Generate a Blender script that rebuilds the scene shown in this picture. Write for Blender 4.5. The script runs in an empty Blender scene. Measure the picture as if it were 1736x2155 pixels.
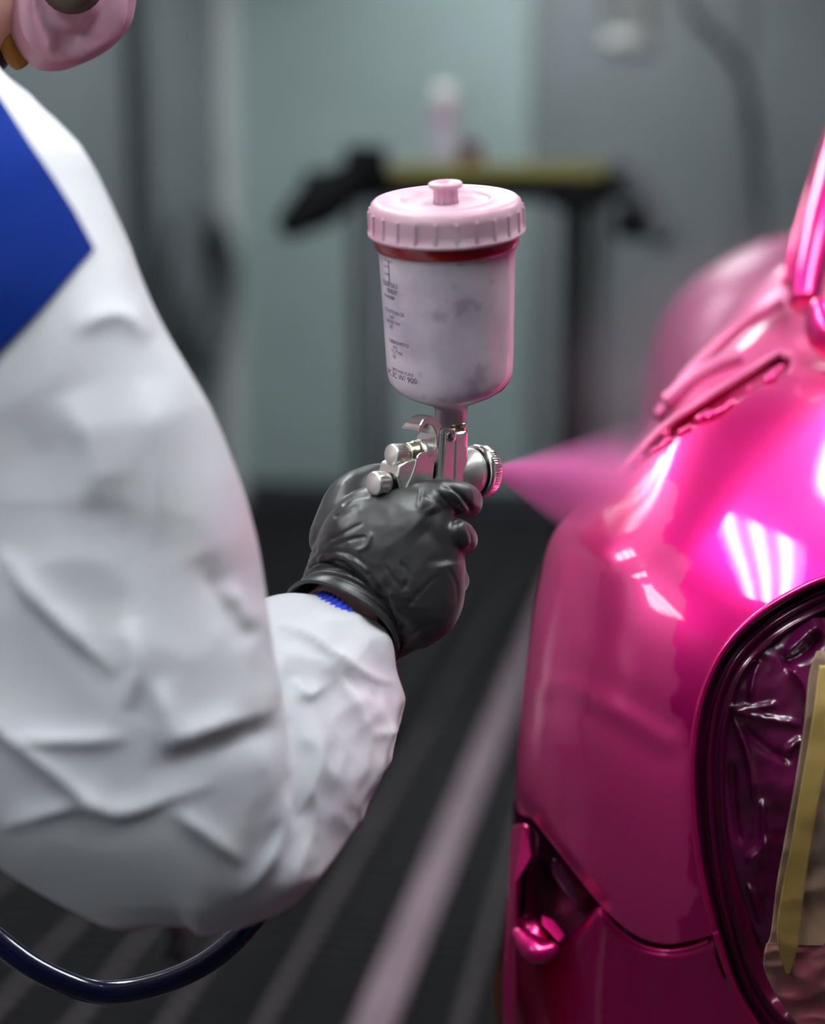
import bpy, bmesh, math, random
import numpy as np
from mathutils import Vector, Matrix, noise
from mathutils.bvhtree import BVHTree
random.seed(7)
PI = math.pi
sc = bpy.context.scene
COL = sc.collection

# ------------------------------------------------------------------ camera
FPX, CX, CY = 3000.0, 868.0, 1077.5
CAM_Z, PITCH = 1.35, math.radians(10.2)
cam_d = bpy.data.cameras.new('camera'); cam = bpy.data.objects.new('camera', cam_d); COL.objects.link(cam)
cam_d.sensor_fit = 'VERTICAL'; cam_d.sensor_height = 36.0; cam_d.lens = FPX / 2155.0 * 36.0
cam_d.clip_start = 0.05; cam_d.clip_end = 60
cam.location = (0, 0, CAM_Z); cam.rotation_euler = (PI / 2 - PITCH, 0, 0)
cam_d.dof.use_dof = True; cam_d.dof.focus_distance = 0.955; cam_d.dof.aperture_fstop = 1.8
cam_d.dof.aperture_blades = 0
sc.camera = cam
# ------------------------------------------------------------------ world, exposure
w = bpy.data.worlds.new('world'); sc.world = w; w.use_nodes = True
w.node_tree.nodes['Background'].inputs[0].default_value = (0.55, 0.62, 0.65, 1)
w.node_tree.nodes['Background'].inputs[1].default_value = 0.05
sc.view_settings.view_transform = 'Standard'; sc.view_settings.look = 'None'
sc.view_settings.gamma = 1.0; sc.view_settings.use_curve_mapping = False
sc.view_settings.exposure = 0.03
sc.cycles.use_denoising = True
sc.cycles.max_bounces = 10; sc.cycles.diffuse_bounces = 4; sc.cycles.glossy_bounces = 5
sc.cycles.transmission_bounces = 6; sc.cycles.volume_bounces = 3
sc.cycles.sample_clamp_indirect = 6.0
TUBE_POWER = 24.0           # emission strength of the booth's fluorescent tubes

# ------------------------------------------------------------------ geometry helpers
CR = Vector((1, 0, 0)); CU = Vector((0, math.sin(PITCH), math.cos(PITCH))); CF = Vector((0, math.cos(PITCH), -math.sin(PITCH)))
CO = Vector((0, 0, CAM_Z))
def c2w(v): return CR * v[0] + CU * v[1] + CF * v[2]
def ray(px, py): return CR * ((px - CX) / FPX) + CU * (-(py - CY) / FPX) + CF
def C(px, py, d): return CO + ray(px, py) * d
def proj(V):
    """numpy (n,3) world -> px, py, depth"""
    q = np.asarray(V) - np.array(CO)
    x = q @ np.array(CR); y = q @ np.array(CU); z = q @ np.array(CF)
    return CX + FPX * x / z, CY - FPX * y / z, z
def floor_pt(px, py, z=0.0):
    r = ray(px, py); t = (z - CAM_Z) / r.z
    return CO + r * t

def mesh_obj(name, verts, faces, mats, parent=None, smooth=True, bevel=0, bseg=2, subsurf=0, kind=None):
    me = bpy.data.meshes.new(name)
    me.from_pydata([tuple(v) for v in verts], [], [tuple(int(i) for i in f) for f in faces])
    return link(name, me, mats, parent, smooth, bevel, bseg, subsurf, kind)
def link(name, me, mats, parent=None, smooth=True, bevel=0, bseg=2, subsurf=0, kind=None):
    bm = bmesh.new(); bm.from_mesh(me)
    bmesh.ops.recalc_face_normals(bm, faces=bm.faces)
    bm.to_mesh(me); bm.free()
    me.name = name
    o = bpy.data.objects.new(name, me); COL.objects.link(o)
    if not isinstance(mats, (list, tuple)): mats = [mats]
    for m in mats: me.materials.append(m)
    if smooth: me.polygons.foreach_set('use_smooth', [True] * len(me.polygons))
    if bevel:
        b = o.modifiers.new('bevel', 'BEVEL'); b.width = bevel; b.segments = bseg; b.limit_method = 'ANGLE'; b.angle_limit = 0.6
        b.harden_normals = False
    if subsurf:
        s = o.modifiers.new('sub', 'SUBSURF'); s.levels = subsurf; s.render_levels = subsurf
    if parent: set_parent(o, parent)
    if kind: o['kind'] = kind
    return o
def set_parent(o, p):
    o.parent = p
    if p.type == 'EMPTY': o.matrix_parent_inverse = Matrix.Translation(-Vector(p.location))
def empty(name, loc, label, cat, group=None):
    o = bpy.data.objects.new(name, None); COL.objects.link(o); o.location = loc; o.empty_display_size = 0.05
    o['label'] = label; o['category'] = cat
    if group: o['group'] = group
    return o
def tag(o, label, cat, group=None, kind=None):
    o['label'] = label; o['category'] = cat
    if group: o['group'] = group
    if kind: o['kind'] = kind
    return o
def structure(o): o['kind'] = 'structure'; return o

def loft(rings, cap=True, closed=True):
    n = len(rings[0]); V = [p for r in rings for p in r]; F = []
    for k in range(len(rings) - 1):
        for i in range(n if closed else n - 1):
            j = (i + 1) % n
            F.append((k * n + i, k * n + j, (k + 1) * n + j, (k + 1) * n + i))
    if cap and closed:
        F.append(tuple(range(n - 1, -1, -1))); F.append(tuple(range((len(rings) - 1) * n, len(rings) * n)))
    return V, F
def catmull(pts, n):
    """resample list of tuples/Vectors smoothly to n points (uniform in parameter)"""
    P = np.array([list(p) for p in pts], float); m = len(P)
    out = []
    for i in range(n):
        t = i / (n - 1) * (m - 1); k = min(int(t), m - 2); f = t - k
        p0 = P[max(k - 1, 0)]; p1 = P[k]; p2 = P[k + 1]; p3 = P[min(k + 2, m - 1)]
        out.append(0.5 * ((2 * p1) + (-p0 + p2) * f + (2 * p0 - 5 * p1 + 4 * p2 - p3) * f * f + (-p0 + 3 * p1 - 3 * p2 + p3) * f ** 3))
    return np.array(out)
def ring_lr(L, R, d, t, n=36, e=2.0, sk=(0, 0)):
    """ring whose silhouette from the lens runs L..R (photo px), real depth radius t"""
    A = C(L[0], L[1], d); B = C(R[0], R[1], d); c = (A + B) / 2; h = (B - A) / 2
    v = (c - CO).normalized(); kv = (CR * sk[0] - CU * sk[1]) * (d / FPX)
    out = []
    for i in range(n):
        a = 2 * PI * i / n; ca, sa = math.cos(a), math.sin(a)
        ca = math.copysign(abs(ca) ** (2 / e), ca); sa = math.copysign(abs(sa) ** (2 / e), sa)
        out.append(c + h * ca + v * (t * sa) - kv * sa)
    return out
def stations(rows, m, n=36, e=2.0):
    """rows of (Lx,Ly,Rx,Ry,d,t) -> smooth loft"""
    S = catmull(rows, m)
    return loft([ring_lr((s[0], s[1]), (s[2], s[3]), s[4], s[5], n, e, (s[6], s[7]) if len(s) > 6 else (0, 0)) for s in S])
def frames(P):
    T = []
    for i in range(len(P)):
        a = P[max(i - 1, 0)]; b = P[min(i + 1, len(P) - 1)]; T.append((b - a).normalized())
    r = T[0].orthogonal().normalized(); out = []
    for i, t in enumerate(T):
        r = (r - t * r.dot(t)).normalized(); out.append((t, r, t.cross(r)))
    return out
def tube(pts, rad, n=16, m=None, cap=True):
    if m: pts = [Vector(p) for p in catmull(pts, m)]; rad = rad if np.isscalar(rad) else list(catmull([(r,) for r in rad], m)[:, 0])
    pts = [Vector(p) for p in pts]
    if np.isscalar(rad): rad = [rad] * len(pts)
    rings = []
    for p, r, (t, a, b) in zip(pts, rad, frames(pts)):
        rings.append([p + (a * math.cos(2 * PI * i / n) + b * math.sin(2 * PI * i / n)) * r for i in range(n)])
    return loft(rings, cap)
def chain(pts, rad, n=20, m=24, flat=None):
    """rounded-end limb"""
    P = [Vector(p) for p in catmull(pts, m)]; R = list(catmull([(r,) for r in rad], m)[:, 0])
    fr = frames(P)
    pre, post = [], []
    for k in (80, 60, 40, 20):
        a = math.radians(k)
        pre.append((P[0] - fr[0][0] * R[0] * math.sin(a), R[0] * math.cos(a), fr[0]))
        post.insert(0, (P[-1] + fr[-1][0] * R[-1] * math.sin(a), R[-1] * math.cos(a), fr[-1]))
    seq = pre + list(zip(P, R, fr)) + post
    rings = [[p + (f[1] * math.cos(2 * PI * i / n) + f[2] * math.sin(2 * PI * i / n)) * r for i in range(n)] for p, r, f in seq]
    return loft(rings)
def lathe(profile, origin, axis, n=64, ref=None, rfun=None):
    axis = Vector(axis).normalized(); x = Vector(ref) if ref else axis.orthogonal()
    x = (x - axis * x.dot(axis)).normalized(); y = axis.cross(x)
    rings = []
    for (a, r) in profile:
        ring = []
        for i in range(n):
            th = 2 * PI * i / n; rr = r if rfun is None else rfun(a, r, th)
            ring.append(Vector(origin) + axis * a + (x * math.cos(th) + y * math.sin(th)) * rr)
        rings.append(ring)
    return loft(rings)
def box(c, sx, sy, sz, ax=None):
    X, Y, Z = ax if ax else (Vector((1, 0, 0)), Vector((0, 1, 0)), Vector((0, 0, 1)))
    c = Vector(c); V = []
    for k in (-1, 1):
        for j in (-1, 1):
            for i in (-1, 1): V.append(c + X * (i * sx / 2) + Y * (j * sy / 2) + Z * (k * sz / 2))
    return V, [(0, 2, 3, 1), (4, 5, 7, 6), (0, 1, 5, 4), (2, 6, 7, 3), (0, 4, 6, 2), (1, 3, 7, 5)]
def join(*vf):
    V, F = [], []
    for v, f in vf:
        o = len(V); V += list(v); F += [tuple(i + o for i in q) for q in f]
    return V, F
def remesh(parts, voxel, smooth=6, fac=0.5):
    V, F = join(*parts)
    me = bpy.data.meshes.new('tmp'); me.from_pydata([tuple(v) for v in V], [], F)
    bm = bmesh.new(); bm.from_mesh(me); bmesh.ops.recalc_face_normals(bm, faces=bm.faces); bm.to_mesh(me); bm.free()
    o = bpy.data.objects.new('tmp', me); COL.objects.link(o)
    r = o.modifiers.new('r', 'REMESH'); r.mode = 'VOXEL'; r.voxel_size = voxel; r.adaptivity = 0
    s = o.modifiers.new('s', 'SMOOTH'); s.iterations = smooth; s.factor = fac
    dg = bpy.context.evaluated_depsgraph_get(); dg.update()
    out = bpy.data.meshes.new_from_object(o.evaluated_get(dg))
    bpy.data.objects.remove(o); bpy.data.meshes.remove(me)
    return out
def get_vn(me):
    n = len(me.vertices); co = np.empty(n * 3); me.vertices.foreach_get('co', co)
    no = np.empty(n * 3); me.vertex_normals.foreach_get('vector', no)
    return co.reshape(-1, 3), no.reshape(-1, 3)
def set_v(me, co): me.vertices.foreach_set('co', np.asarray(co, float).ravel()); me.update()
def poly_dist(px, py, poly):
    """distance in px from points to polyline"""
    best = np.full(px.shape, 1e9)
    for (x0, y0), (x1, y1) in zip(poly[:-1], poly[1:]):
        dx, dy = x1 - x0, y1 - y0; L2 = dx * dx + dy * dy + 1e-9
        t = np.clip(((px - x0) * dx + (py - y0) * dy) / L2, 0, 1)
        best = np.minimum(best, np.hypot(px - x0 - t * dx, py - y0 - t * dy))
    return best
def inside(px, py, poly):
    c = np.zeros(px.shape, bool); n = len(poly)
    for i in range(n):
        x0, y0 = poly[i]; x1, y1 = poly[(i + 1) % n]
        if y0 == y1: continue
        k = ((y0 > py) != (y1 > py)) & (px < (x1 - x0) * (py - y0) / (y1 - y0) + x0)
        c ^= k
    return c
def fold(px, py, facing, items, side=1.0, taper=5.0):
    """items: (amp_m, width_px, polyline): creased ridge (+) or groove (-), steep on one flank, fading at both ends"""
    out = np.zeros(np.shape(px))
    for amp, wd, poly in items:
        P = catmull(poly, 24); best = np.full(np.shape(px), 1e9); sg = np.ones(np.shape(px)); tt = np.zeros(np.shape(px)); n = len(P) - 1
        for k in range(n):
            (x0, y0), (x1, y1) = P[k], P[k + 1]; dx, dy = x1 - x0, y1 - y0; L2 = dx * dx + dy * dy + 1e-9
            t = np.clip(((px - x0) * dx + (py - y0) * dy) / L2, 0, 1); d = np.hypot(px - x0 - t * dx, py - y0 - t * dy)
            m_ = d < best; best = np.where(m_, d, best); tt = np.where(m_, (k + t) / n, tt); sg = np.where(m_, np.sign(dx * (py - y0) - dy * (px - x0)), sg)
        wid = wd * np.where(sg > 0, 1.0, side)
        out += amp * np.exp(-(best / wid) ** (1.5 if side == 1 else 1.15)) * np.clip(np.minimum(tt, 1 - tt) * taper, 0, 1)
    return out * facing
def ridged(co, scale, seed=0.0, st=(1, 1, 1)):
    off = Vector((seed * 13.1, seed * 7.7, seed * 3.3))
    return np.array([1 - 2 * abs(noise.noise(Vector((c[0] * scale * st[0], c[1] * scale * st[1], c[2] * scale * st[2])) + off)) for c in co])
def soft(co, scale, seed=0.0):
    off = Vector((seed * 13.1, seed * 7.7, seed * 3.3))
    return np.array([noise.noise(Vector(c) * scale + off) for c in co])

# ------------------------------------------------------------------ material helpers
def new_mat(name):
    m = bpy.data.materials.new(name); m.use_nodes = True; nt = m.node_tree
    return m, nt, nt.nodes['Principled BSDF']
def srgb(r, g, b):
    f = lambda c: (c / 255 / 12.92) if c / 255 <= 0.04045 else ((c / 255 + 0.055) / 1.055) ** 2.4
    return (f(r), f(g), f(b), 1)
def mat(name, col, rough=0.5, metal=0.0, var=0.15, scale=20.0, bump=0.0, bscale=60.0, stretch=None, col2=None, **kw):
    """principled with noise-driven colour variation and fine relief"""
    m, nt, p = new_mat(name); N, L = nt.nodes, nt.links
    tc = N.new('ShaderNodeTexCoord'); src = tc.outputs['Object']
    if stretch:
        mp = N.new('ShaderNodeMapping'); mp.inputs['Scale'].default_value = stretch; L.new(src, mp.inputs['Vector']); src = mp.outputs[0]
    nz = N.new('ShaderNodeTexNoise'); nz.inputs['Scale'].default_value = scale; nz.inputs['Detail'].default_value = 4
    L.new(src, nz.inputs['Vector'])
    mx = N.new('ShaderNodeMix'); mx.data_type = 'RGBA'
    c2 = col2 if col2 else tuple(c * (1 - var) for c in col[:3]) + (1,)
    mx.inputs['A'].default_value = col; mx.inputs['B'].default_value = c2
    rp = N.new('ShaderNodeValToRGB'); rp.color_ramp.elements[0].position = 0.38; rp.color_ramp.elements[1].position = 0.66
    L.new(nz.outputs['Fac'], rp.inputs[0]); L.new(rp.outputs[0], mx.inputs['Factor'])
    L.new(mx.outputs['Result'], p.inputs['Base Color'])
    p.inputs['Roughness'].default_value = rough; p.inputs['Metallic'].default_value = metal
    for k, v in kw.items(): p.inputs[k.replace('_', ' ')].default_value = v
    if bump:
        nb = N.new('ShaderNodeTexNoise'); nb.inputs['Scale'].default_value = bscale; nb.inputs['Detail'].default_value = 5; L.new(src, nb.inputs['Vector'])
        bp = N.new('ShaderNodeBump'); bp.inputs['Strength'].default_value = bump; bp.inputs['Distance'].default_value = 0.002
        L.new(nb.outputs['Fac'], bp.inputs['Height']); L.new(bp.outputs[0], p.inputs['Normal'])
    return m

M = {}
M['wall_back'] = mat('wall_back', srgb(154, 171, 169), 0.45, var=0.1, scale=1.2)
M['wall_side'] = mat('wall_side', srgb(112, 119, 122), 0.5, var=0.12, scale=1.5)
M['wall_frame'] = mat('wall_frame', srgb(105, 112, 114), 0.5)
M['ceiling'] = mat('ceiling', srgb(190, 194, 194), 0.7)
M['pit'] = mat('pit', srgb(30, 30, 33), 0.8)
M['steel_dark'] = mat('steel_dark', srgb(40, 39, 42), 0.55, 0.3, var=0.35, scale=9)
M['rail'] = mat('rail', srgb(66, 60, 63), 0.8, 0.0, var=0.25, scale=6)
M['rail_wide'] = mat('rail_wide', srgb(132, 112, 122), 0.6, 0.0, var=0.25, scale=4)
M['white_metal'] = mat('white_metal', srgb(225, 226, 224), 0.4)
M['black_foam'] = mat('black_foam', srgb(12, 12, 14), 0.9, Specular_IOR_Level=0.15)
M['coil_grey'] = mat('coil_grey', srgb(92, 97, 100), 0.7)
M['dark_grey'] = mat('dark_grey', srgb(52, 54, 60), 0.5)
M['yellow_board'] = mat('yellow_board', srgb(112, 108, 44), 0.7)
M['olive'] = mat('olive', srgb(66, 60, 44), 0.5)
M['pale_duct'] = mat('pale_duct', srgb(206, 212, 210), 0.5)

# car paint: magenta base with clear coat and fine flake
def paint(name, col, col2, rough=0.32, metal=0.88, coat=1.0):
    m = mat(name, col, rough, metal, scale=5.0, col2=col2)
    nt = m.node_tree; p = nt.nodes['Principled BSDF']; N, L = nt.nodes, nt.links
    p.inputs['Coat Weight'].default_value = coat; p.inputs['Coat Roughness'].default_value = 0.035
    tc = N.new('ShaderNodeTexCoord'); v = N.new('ShaderNodeTexVoronoi'); v.inputs['Scale'].default_value = 1500
    L.new(tc.outputs['Object'], v.inputs['Vector'])
    b = N.new('ShaderNodeBump'); b.inputs['Strength'].default_value = 0.06; b.inputs['Distance'].default_value = 0.0005
    L.new(v.outputs['Distance'], b.inputs['Height']); L.new(b.outputs[0], p.inputs['Normal'])
    return m
M['paint'] = paint('paint', srgb(228, 16, 127), srgb(218, 10, 118), rough=0.38, metal=0.8)
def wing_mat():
    # wet magenta; painted haze by the slot, painted scalloped reflection left of the opening
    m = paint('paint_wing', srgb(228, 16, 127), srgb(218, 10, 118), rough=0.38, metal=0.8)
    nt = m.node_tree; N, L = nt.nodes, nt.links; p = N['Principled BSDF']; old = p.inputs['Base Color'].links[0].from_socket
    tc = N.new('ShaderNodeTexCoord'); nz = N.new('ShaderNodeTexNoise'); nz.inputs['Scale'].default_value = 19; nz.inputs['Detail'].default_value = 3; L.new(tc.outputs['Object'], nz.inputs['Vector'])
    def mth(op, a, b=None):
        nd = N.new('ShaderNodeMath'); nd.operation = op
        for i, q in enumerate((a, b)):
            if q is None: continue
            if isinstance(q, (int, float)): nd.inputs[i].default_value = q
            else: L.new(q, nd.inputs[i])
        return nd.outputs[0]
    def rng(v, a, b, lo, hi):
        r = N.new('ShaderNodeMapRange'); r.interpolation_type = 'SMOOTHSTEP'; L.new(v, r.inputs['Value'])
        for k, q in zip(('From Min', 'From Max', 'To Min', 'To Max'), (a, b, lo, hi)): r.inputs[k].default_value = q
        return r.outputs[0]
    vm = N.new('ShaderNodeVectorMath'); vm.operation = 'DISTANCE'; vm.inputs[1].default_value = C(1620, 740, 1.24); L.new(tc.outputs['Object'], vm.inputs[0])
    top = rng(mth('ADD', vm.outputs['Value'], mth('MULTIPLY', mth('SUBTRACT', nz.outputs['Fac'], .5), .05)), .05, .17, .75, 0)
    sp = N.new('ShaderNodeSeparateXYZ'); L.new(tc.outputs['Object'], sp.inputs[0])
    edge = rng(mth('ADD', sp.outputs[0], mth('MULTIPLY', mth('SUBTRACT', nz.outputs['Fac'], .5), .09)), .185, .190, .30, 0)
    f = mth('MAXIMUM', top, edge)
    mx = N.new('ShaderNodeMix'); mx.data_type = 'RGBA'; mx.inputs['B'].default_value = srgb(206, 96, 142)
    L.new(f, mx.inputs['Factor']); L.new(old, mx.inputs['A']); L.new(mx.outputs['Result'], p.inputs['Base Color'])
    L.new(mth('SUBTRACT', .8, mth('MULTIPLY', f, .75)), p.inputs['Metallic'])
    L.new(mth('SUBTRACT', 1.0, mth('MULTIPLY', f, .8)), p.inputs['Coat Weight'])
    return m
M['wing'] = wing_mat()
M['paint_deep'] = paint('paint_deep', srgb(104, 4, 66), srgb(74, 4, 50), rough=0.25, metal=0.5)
M['paint_dull'] = mat('paint_dull', srgb(150, 62, 104), 0.5, 0.2, scale=4, col2=srgb(126, 46, 86), Coat_Weight=0.25, Coat_Roughness=0.25)  # far wing: haze and grey reflection put into the paint colour
M['paint_dust'] = mat('paint_dust', srgb(206, 96, 146), 0.42, 0.3, scale=4, col2=srgb(196, 70, 128), Coat_Weight=0.4, Coat_Roughness=0.15)  # haze over bonnet and slot rims put into a paler paint colour
M['film'] = mat('film', srgb(96, 4, 66), 0.3, 0.0, scale=25, col2=srgb(52, 3, 32), Coat_Weight=0.8, Coat_Roughness=0.2, bump=0.15, bscale=40)
M['paper'] = mat('paper', srgb(172, 138, 112), 0.75, scale=14, col2=srgb(120, 98, 84), bump=0.2, bscale=40)
M['paper_pink'] = mat('paper_pink', srgb(150, 52, 82), 0.6, scale=22, col2=srgb(140, 106, 92), bump=0.2, bscale=40)
M['tape'] = mat('tape', srgb(176, 144, 84), 0.65, scale=18, col2=srgb(142, 114, 56))
# gun
M['alu'] = mat('alu', (0.90, 0.88, 0.85, 1), 0.22, 1.0, var=0.06, scale=80, bump=0.04, bscale=300)
M['alu_matte'] = mat('alu_matte', (0.86, 0.85, 0.81, 1), 0.42, 1.0, var=0.1, scale=120, bump=0.05, bscale=400)
M['chrome'] = mat('chrome', (0.86, 0.85, 0.83, 1), 0.1, 1.0, var=0.05, scale=50)
M['brass'] = mat('brass', (0.72, 0.66, 0.46, 1), 0.25, 1.0, var=0.1)
M['black_metal'] = mat('black_metal', srgb(30, 28, 26), 0.3, 0.6)
M['lid'] = mat('lid', srgb(214, 184, 196), 0.36, 0.0, scale=28, col2=srgb(200, 152, 172), Subsurface_Weight=0.35, Subsurface_Radius=(0.006, 0.004, 0.004), Subsurface_Scale=1.0)
M['red'] = mat('red', srgb(164, 5, 10), 0.25, 0.0, var=0.3, scale=10, Coat_Weight=0.4)
M['ink'] = mat('ink', srgb(62, 60, 70), 0.6)
def cup_mat():
    m = mat('cup', srgb(226, 214, 224), 0.22, 0.0, scale=22, col2=srgb(190, 178, 196), Subsurface_Weight=0.3, Subsurface_Radius=(0.008, 0.006, 0.007), Subsurface_Scale=1.0, Coat_Weight=0.3)
    nt = m.node_tree; N, L = nt.nodes, nt.links; p = N['Principled BSDF']
    old = p.inputs['Base Color'].links[0].from_socket
    tc = N.new('ShaderNodeTexCoord'); n1 = N.new('ShaderNodeTexNoise'); n1.inputs['Scale'].default_value = 55; n1.inputs['Detail'].default_value = 2
    L.new(tc.outputs['Object'], n1.inputs['Vector'])
    r = N.new('ShaderNodeValToRGB'); r.color_ramp.elements[0].position = 0.60; r.color_ramp.elements[1].position = 0.72
    L.new(n1.outputs['Fac'], r.inputs[0])
    mu = N.new('ShaderNodeMath'); mu.operation = 'MULTIPLY'; mu.inputs[1].default_value = 0.45; L.new(r.outputs[0], mu.inputs[0])
    mx = N.new('ShaderNodeMix'); mx.data_type = 'RGBA'; mx.inputs['B'].default_value = srgb(150, 130, 150)
    L.new(mu.outputs[0], mx.inputs['Factor']); L.new(old, mx.inputs['A']); L.new(mx.outputs['Result'], p.inputs['Base Color'])
    return m
M['cup'] = cup_mat()
# painter
def suit_mat():
    m = mat('coverall', srgb(226, 226, 230), 0.62, 0.0, scale=9, col2=srgb(212, 213, 220), bump=0.12, bscale=260, Sheen_Weight=0.15, Subsurface_Weight=0.06, Subsurface_Radius=(0.01, 0.01, 0.01), Subsurface_Scale=0.5)
    nt = m.node_tree; N, L = nt.nodes, nt.links; p = N['Principled BSDF']
    old = p.inputs['Base Color'].links[0].from_socket
    tc = N.new('ShaderNodeTexCoord')
    rg_ = N.new('ShaderNodeTexNoise'); rg_.noise_type = 'RIDGED_MULTIFRACTAL'; rg_.inputs['Scale'].default_value = 16; rg_.inputs['Detail'].default_value = 2.5; L.new(tc.outputs['Object'], rg_.inputs['Vector'])
    bp2 = N.new('ShaderNodeBump'); bp2.inputs['Strength'].default_value = 0.22; bp2.inputs['Distance'].default_value = 0.004; L.new(rg_.outputs['Fac'], bp2.inputs['Height'])
    L.new(p.inputs['Normal'].links[0].from_socket, bp2.inputs['Normal']); L.new(bp2.outputs[0], p.inputs['Normal'])
    acc = None
    # overspray dust settled on the forearm: patches around fixed points of the sleeve
    for (px, py, d, r) in ((790, 1560, 0.90, 0.075), (730, 1730, 0.88, 0.07), (600, 1890, 0.85, 0.06), (500, 1150, 0.79, 0.05), (330, 1950, 0.83, 0.05)):
        q = C(px, py, d)
        vm = N.new('ShaderNodeVectorMath'); vm.operation = 'DISTANCE'; vm.inputs[1].default_value = q; L.new(tc.outputs['Object'], vm.inputs[0])
        mr = N.new('ShaderNodeMapRange'); mr.inputs['From Min'].default_value = 0.0; mr.inputs['From Max'].default_value = r
        mr.inputs['To Min'].default_value = 1; mr.inputs['To Max'].default_value = 0; L.new(vm.outputs['Value'], mr.inputs['Value'])
        if acc is None: acc = mr.outputs[0]
        else:
            a = N.new('ShaderNodeMath'); a.operation = 'MAXIMUM'; L.new(acc, a.inputs[0]); L.new(mr.outputs[0], a.inputs[1]); acc = a.outputs[0]
    nz = N.new('ShaderNodeTexNoise'); nz.inputs['Scale'].default_value = 24; nz.inputs['Detail'].default_value = 5; L.new(tc.outputs['Object'], nz.inputs['Vector'])
    mu = N.new('ShaderNodeMath'); mu.operation = 'MULTIPLY'; L.new(acc, mu.inputs[0]); L.new(nz.outputs['Fac'], mu.inputs[1])
    mu2 = N.new('ShaderNodeMath'); mu2.operation = 'MULTIPLY'; mu2.inputs[1].default_value = 0.9; L.new(mu.outputs[0], mu2.inputs[0])
    mx = N.new('ShaderNodeMix'); mx.data_type = 'RGBA'; mx.inputs['B'].default_value = srgb(214, 150, 180)
    L.new(mu2.outputs[0], mx.inputs['Factor']); L.new(old, mx.inputs['A']); L.new(mx.outputs['Result'], p.inputs['Base Color'])
    return m
M['suit'] = suit_mat()
M['suit_blue'] = mat('suit_blue', srgb(8, 44, 132), 0.85, var=0.25, scale=8, bump=0.1, bscale=260, Specular_IOR_Level=0.12)
M['glove'] = mat('glove', srgb(27, 25, 28), 0.42, 0.0, var=0.2, scale=30, bump=0.06, bscale=200, Specular_IOR_Level=0.8, Sheen_Weight=0.2, Sheen_Roughness=0.4)
M['skin'] = mat('skin', srgb(226, 182, 168), 0.5, scale=30, Subsurface_Weight=0.15, Subsurface_Radius=(0.01, 0.004, 0.002), Subsurface_Scale=0.5)
M['knit'] = mat('knit', srgb(56, 84, 244), 0.8, scale=90, var=0.3, bump=0.5, bscale=400)
M['mask'] = mat('mask', srgb(196, 152, 172), 0.4, scale=14, col2=srgb(160, 112, 134), Subsurface_Weight=0.3, Subsurface_Radius=(0.01, 0.006, 0.006), Subsurface_Scale=0.6)
M['mustard'] = mat('mustard', srgb(150, 110, 20), 0.6)
M['navy'] = mat('navy', srgb(26, 26, 44), 0.7)
M['hair'] = mat('hair', srgb(48, 34, 26), 0.6, scale=200, stretch=(1, 1, 0.1))
M['hose'] = mat('hose', srgb(13, 16, 54), 0.2, 0.0, var=0.4, scale=60, bump=0.12, bscale=120, Coat_Weight=0.5)
M['boot'] = mat('boot', srgb(40, 40, 42), 0.5)
m, nt, p = new_mat('tube_light'); p.inputs['Emission Color'].default_value = (0.93, 0.98, 1.0, 1); p.inputs['Emission Strength'].default_value = TUBE_POWER
p.inputs['Base Color'].default_value = (0.9, 0.9, 0.9, 1); M['tube_light'] = m

# ------------------------------------------------------------------ booth (setting)
YAW = math.radians(10.8)
BD = Vector((math.sin(YAW), math.cos(YAW), 0)); BS = Vector((math.cos(YAW), -math.sin(YAW), 0)); BZ = Vector((0, 0, 1))
corner = C(486, 1062, 1.0) - CO; t = -CAM_Z / corner.z; corner = CO + corner * t        # where back wall, left wall and floor meet
BK = corner.dot(BD); LF = corner.dot(BS)                                                # booth coordinates of the corner
def B(s, l, z): return BS * s + BD * l + BZ * z
AX = (BS, BD, BZ)
H_ROOM = 3.3; RT = LF + 6.2; FR = -3.0
def bbox(s0, s1, l0, l1, z0, z1): return box(B((s0 + s1) / 2, (l0 + l1) / 2, (z0 + z1) / 2), s1 - s0, l1 - l0, z1 - z0, AX)
fl = structure(mesh_obj('floor', *bbox(LF - 0.1, RT + 0.1, FR - 0.1, BK + 0.1, -0.22, -0.12), M['pit'], smooth=False))
structure(mesh_obj('ceiling', *bbox(LF - 0.1, RT + 0.1, FR - 0.1, BK + 0.1, H_ROOM, H_ROOM + 0.1), M['ceiling'], smooth=False))
wb = structure(mesh_obj('wall_back', *bbox(LF - 0.1, RT + 0.1, BK + 0.03, BK + 0.15, -0.2, H_ROOM), M['wall_frame'], smooth=False))
wl = structure(mesh_obj('wall_left', *bbox(LF - 0.15, LF - 0.03, FR, BK + 0.1, -0.2, H_ROOM), M['wall_frame'], smooth=False))
wr = structure(mesh_obj('wall_right', *bbox(RT + 0.03, RT + 0.15, FR, BK + 0.1, -0.2, H_ROOM), M['wall_frame'], smooth=False))
wf = structure(mesh_obj('wall_front', *bbox(LF - 0.1, RT + 0.1, FR - 0.15, FR - 0.03, -0.2, H_ROOM), M['dark_grey'], smooth=False))
structure(mesh_obj('baseboard_back', *bbox(LF, RT, BK - 0.03, BK + 0.02, -0.1, 0.14), M['dark_grey'], smooth=False, bevel=0.004))
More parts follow.
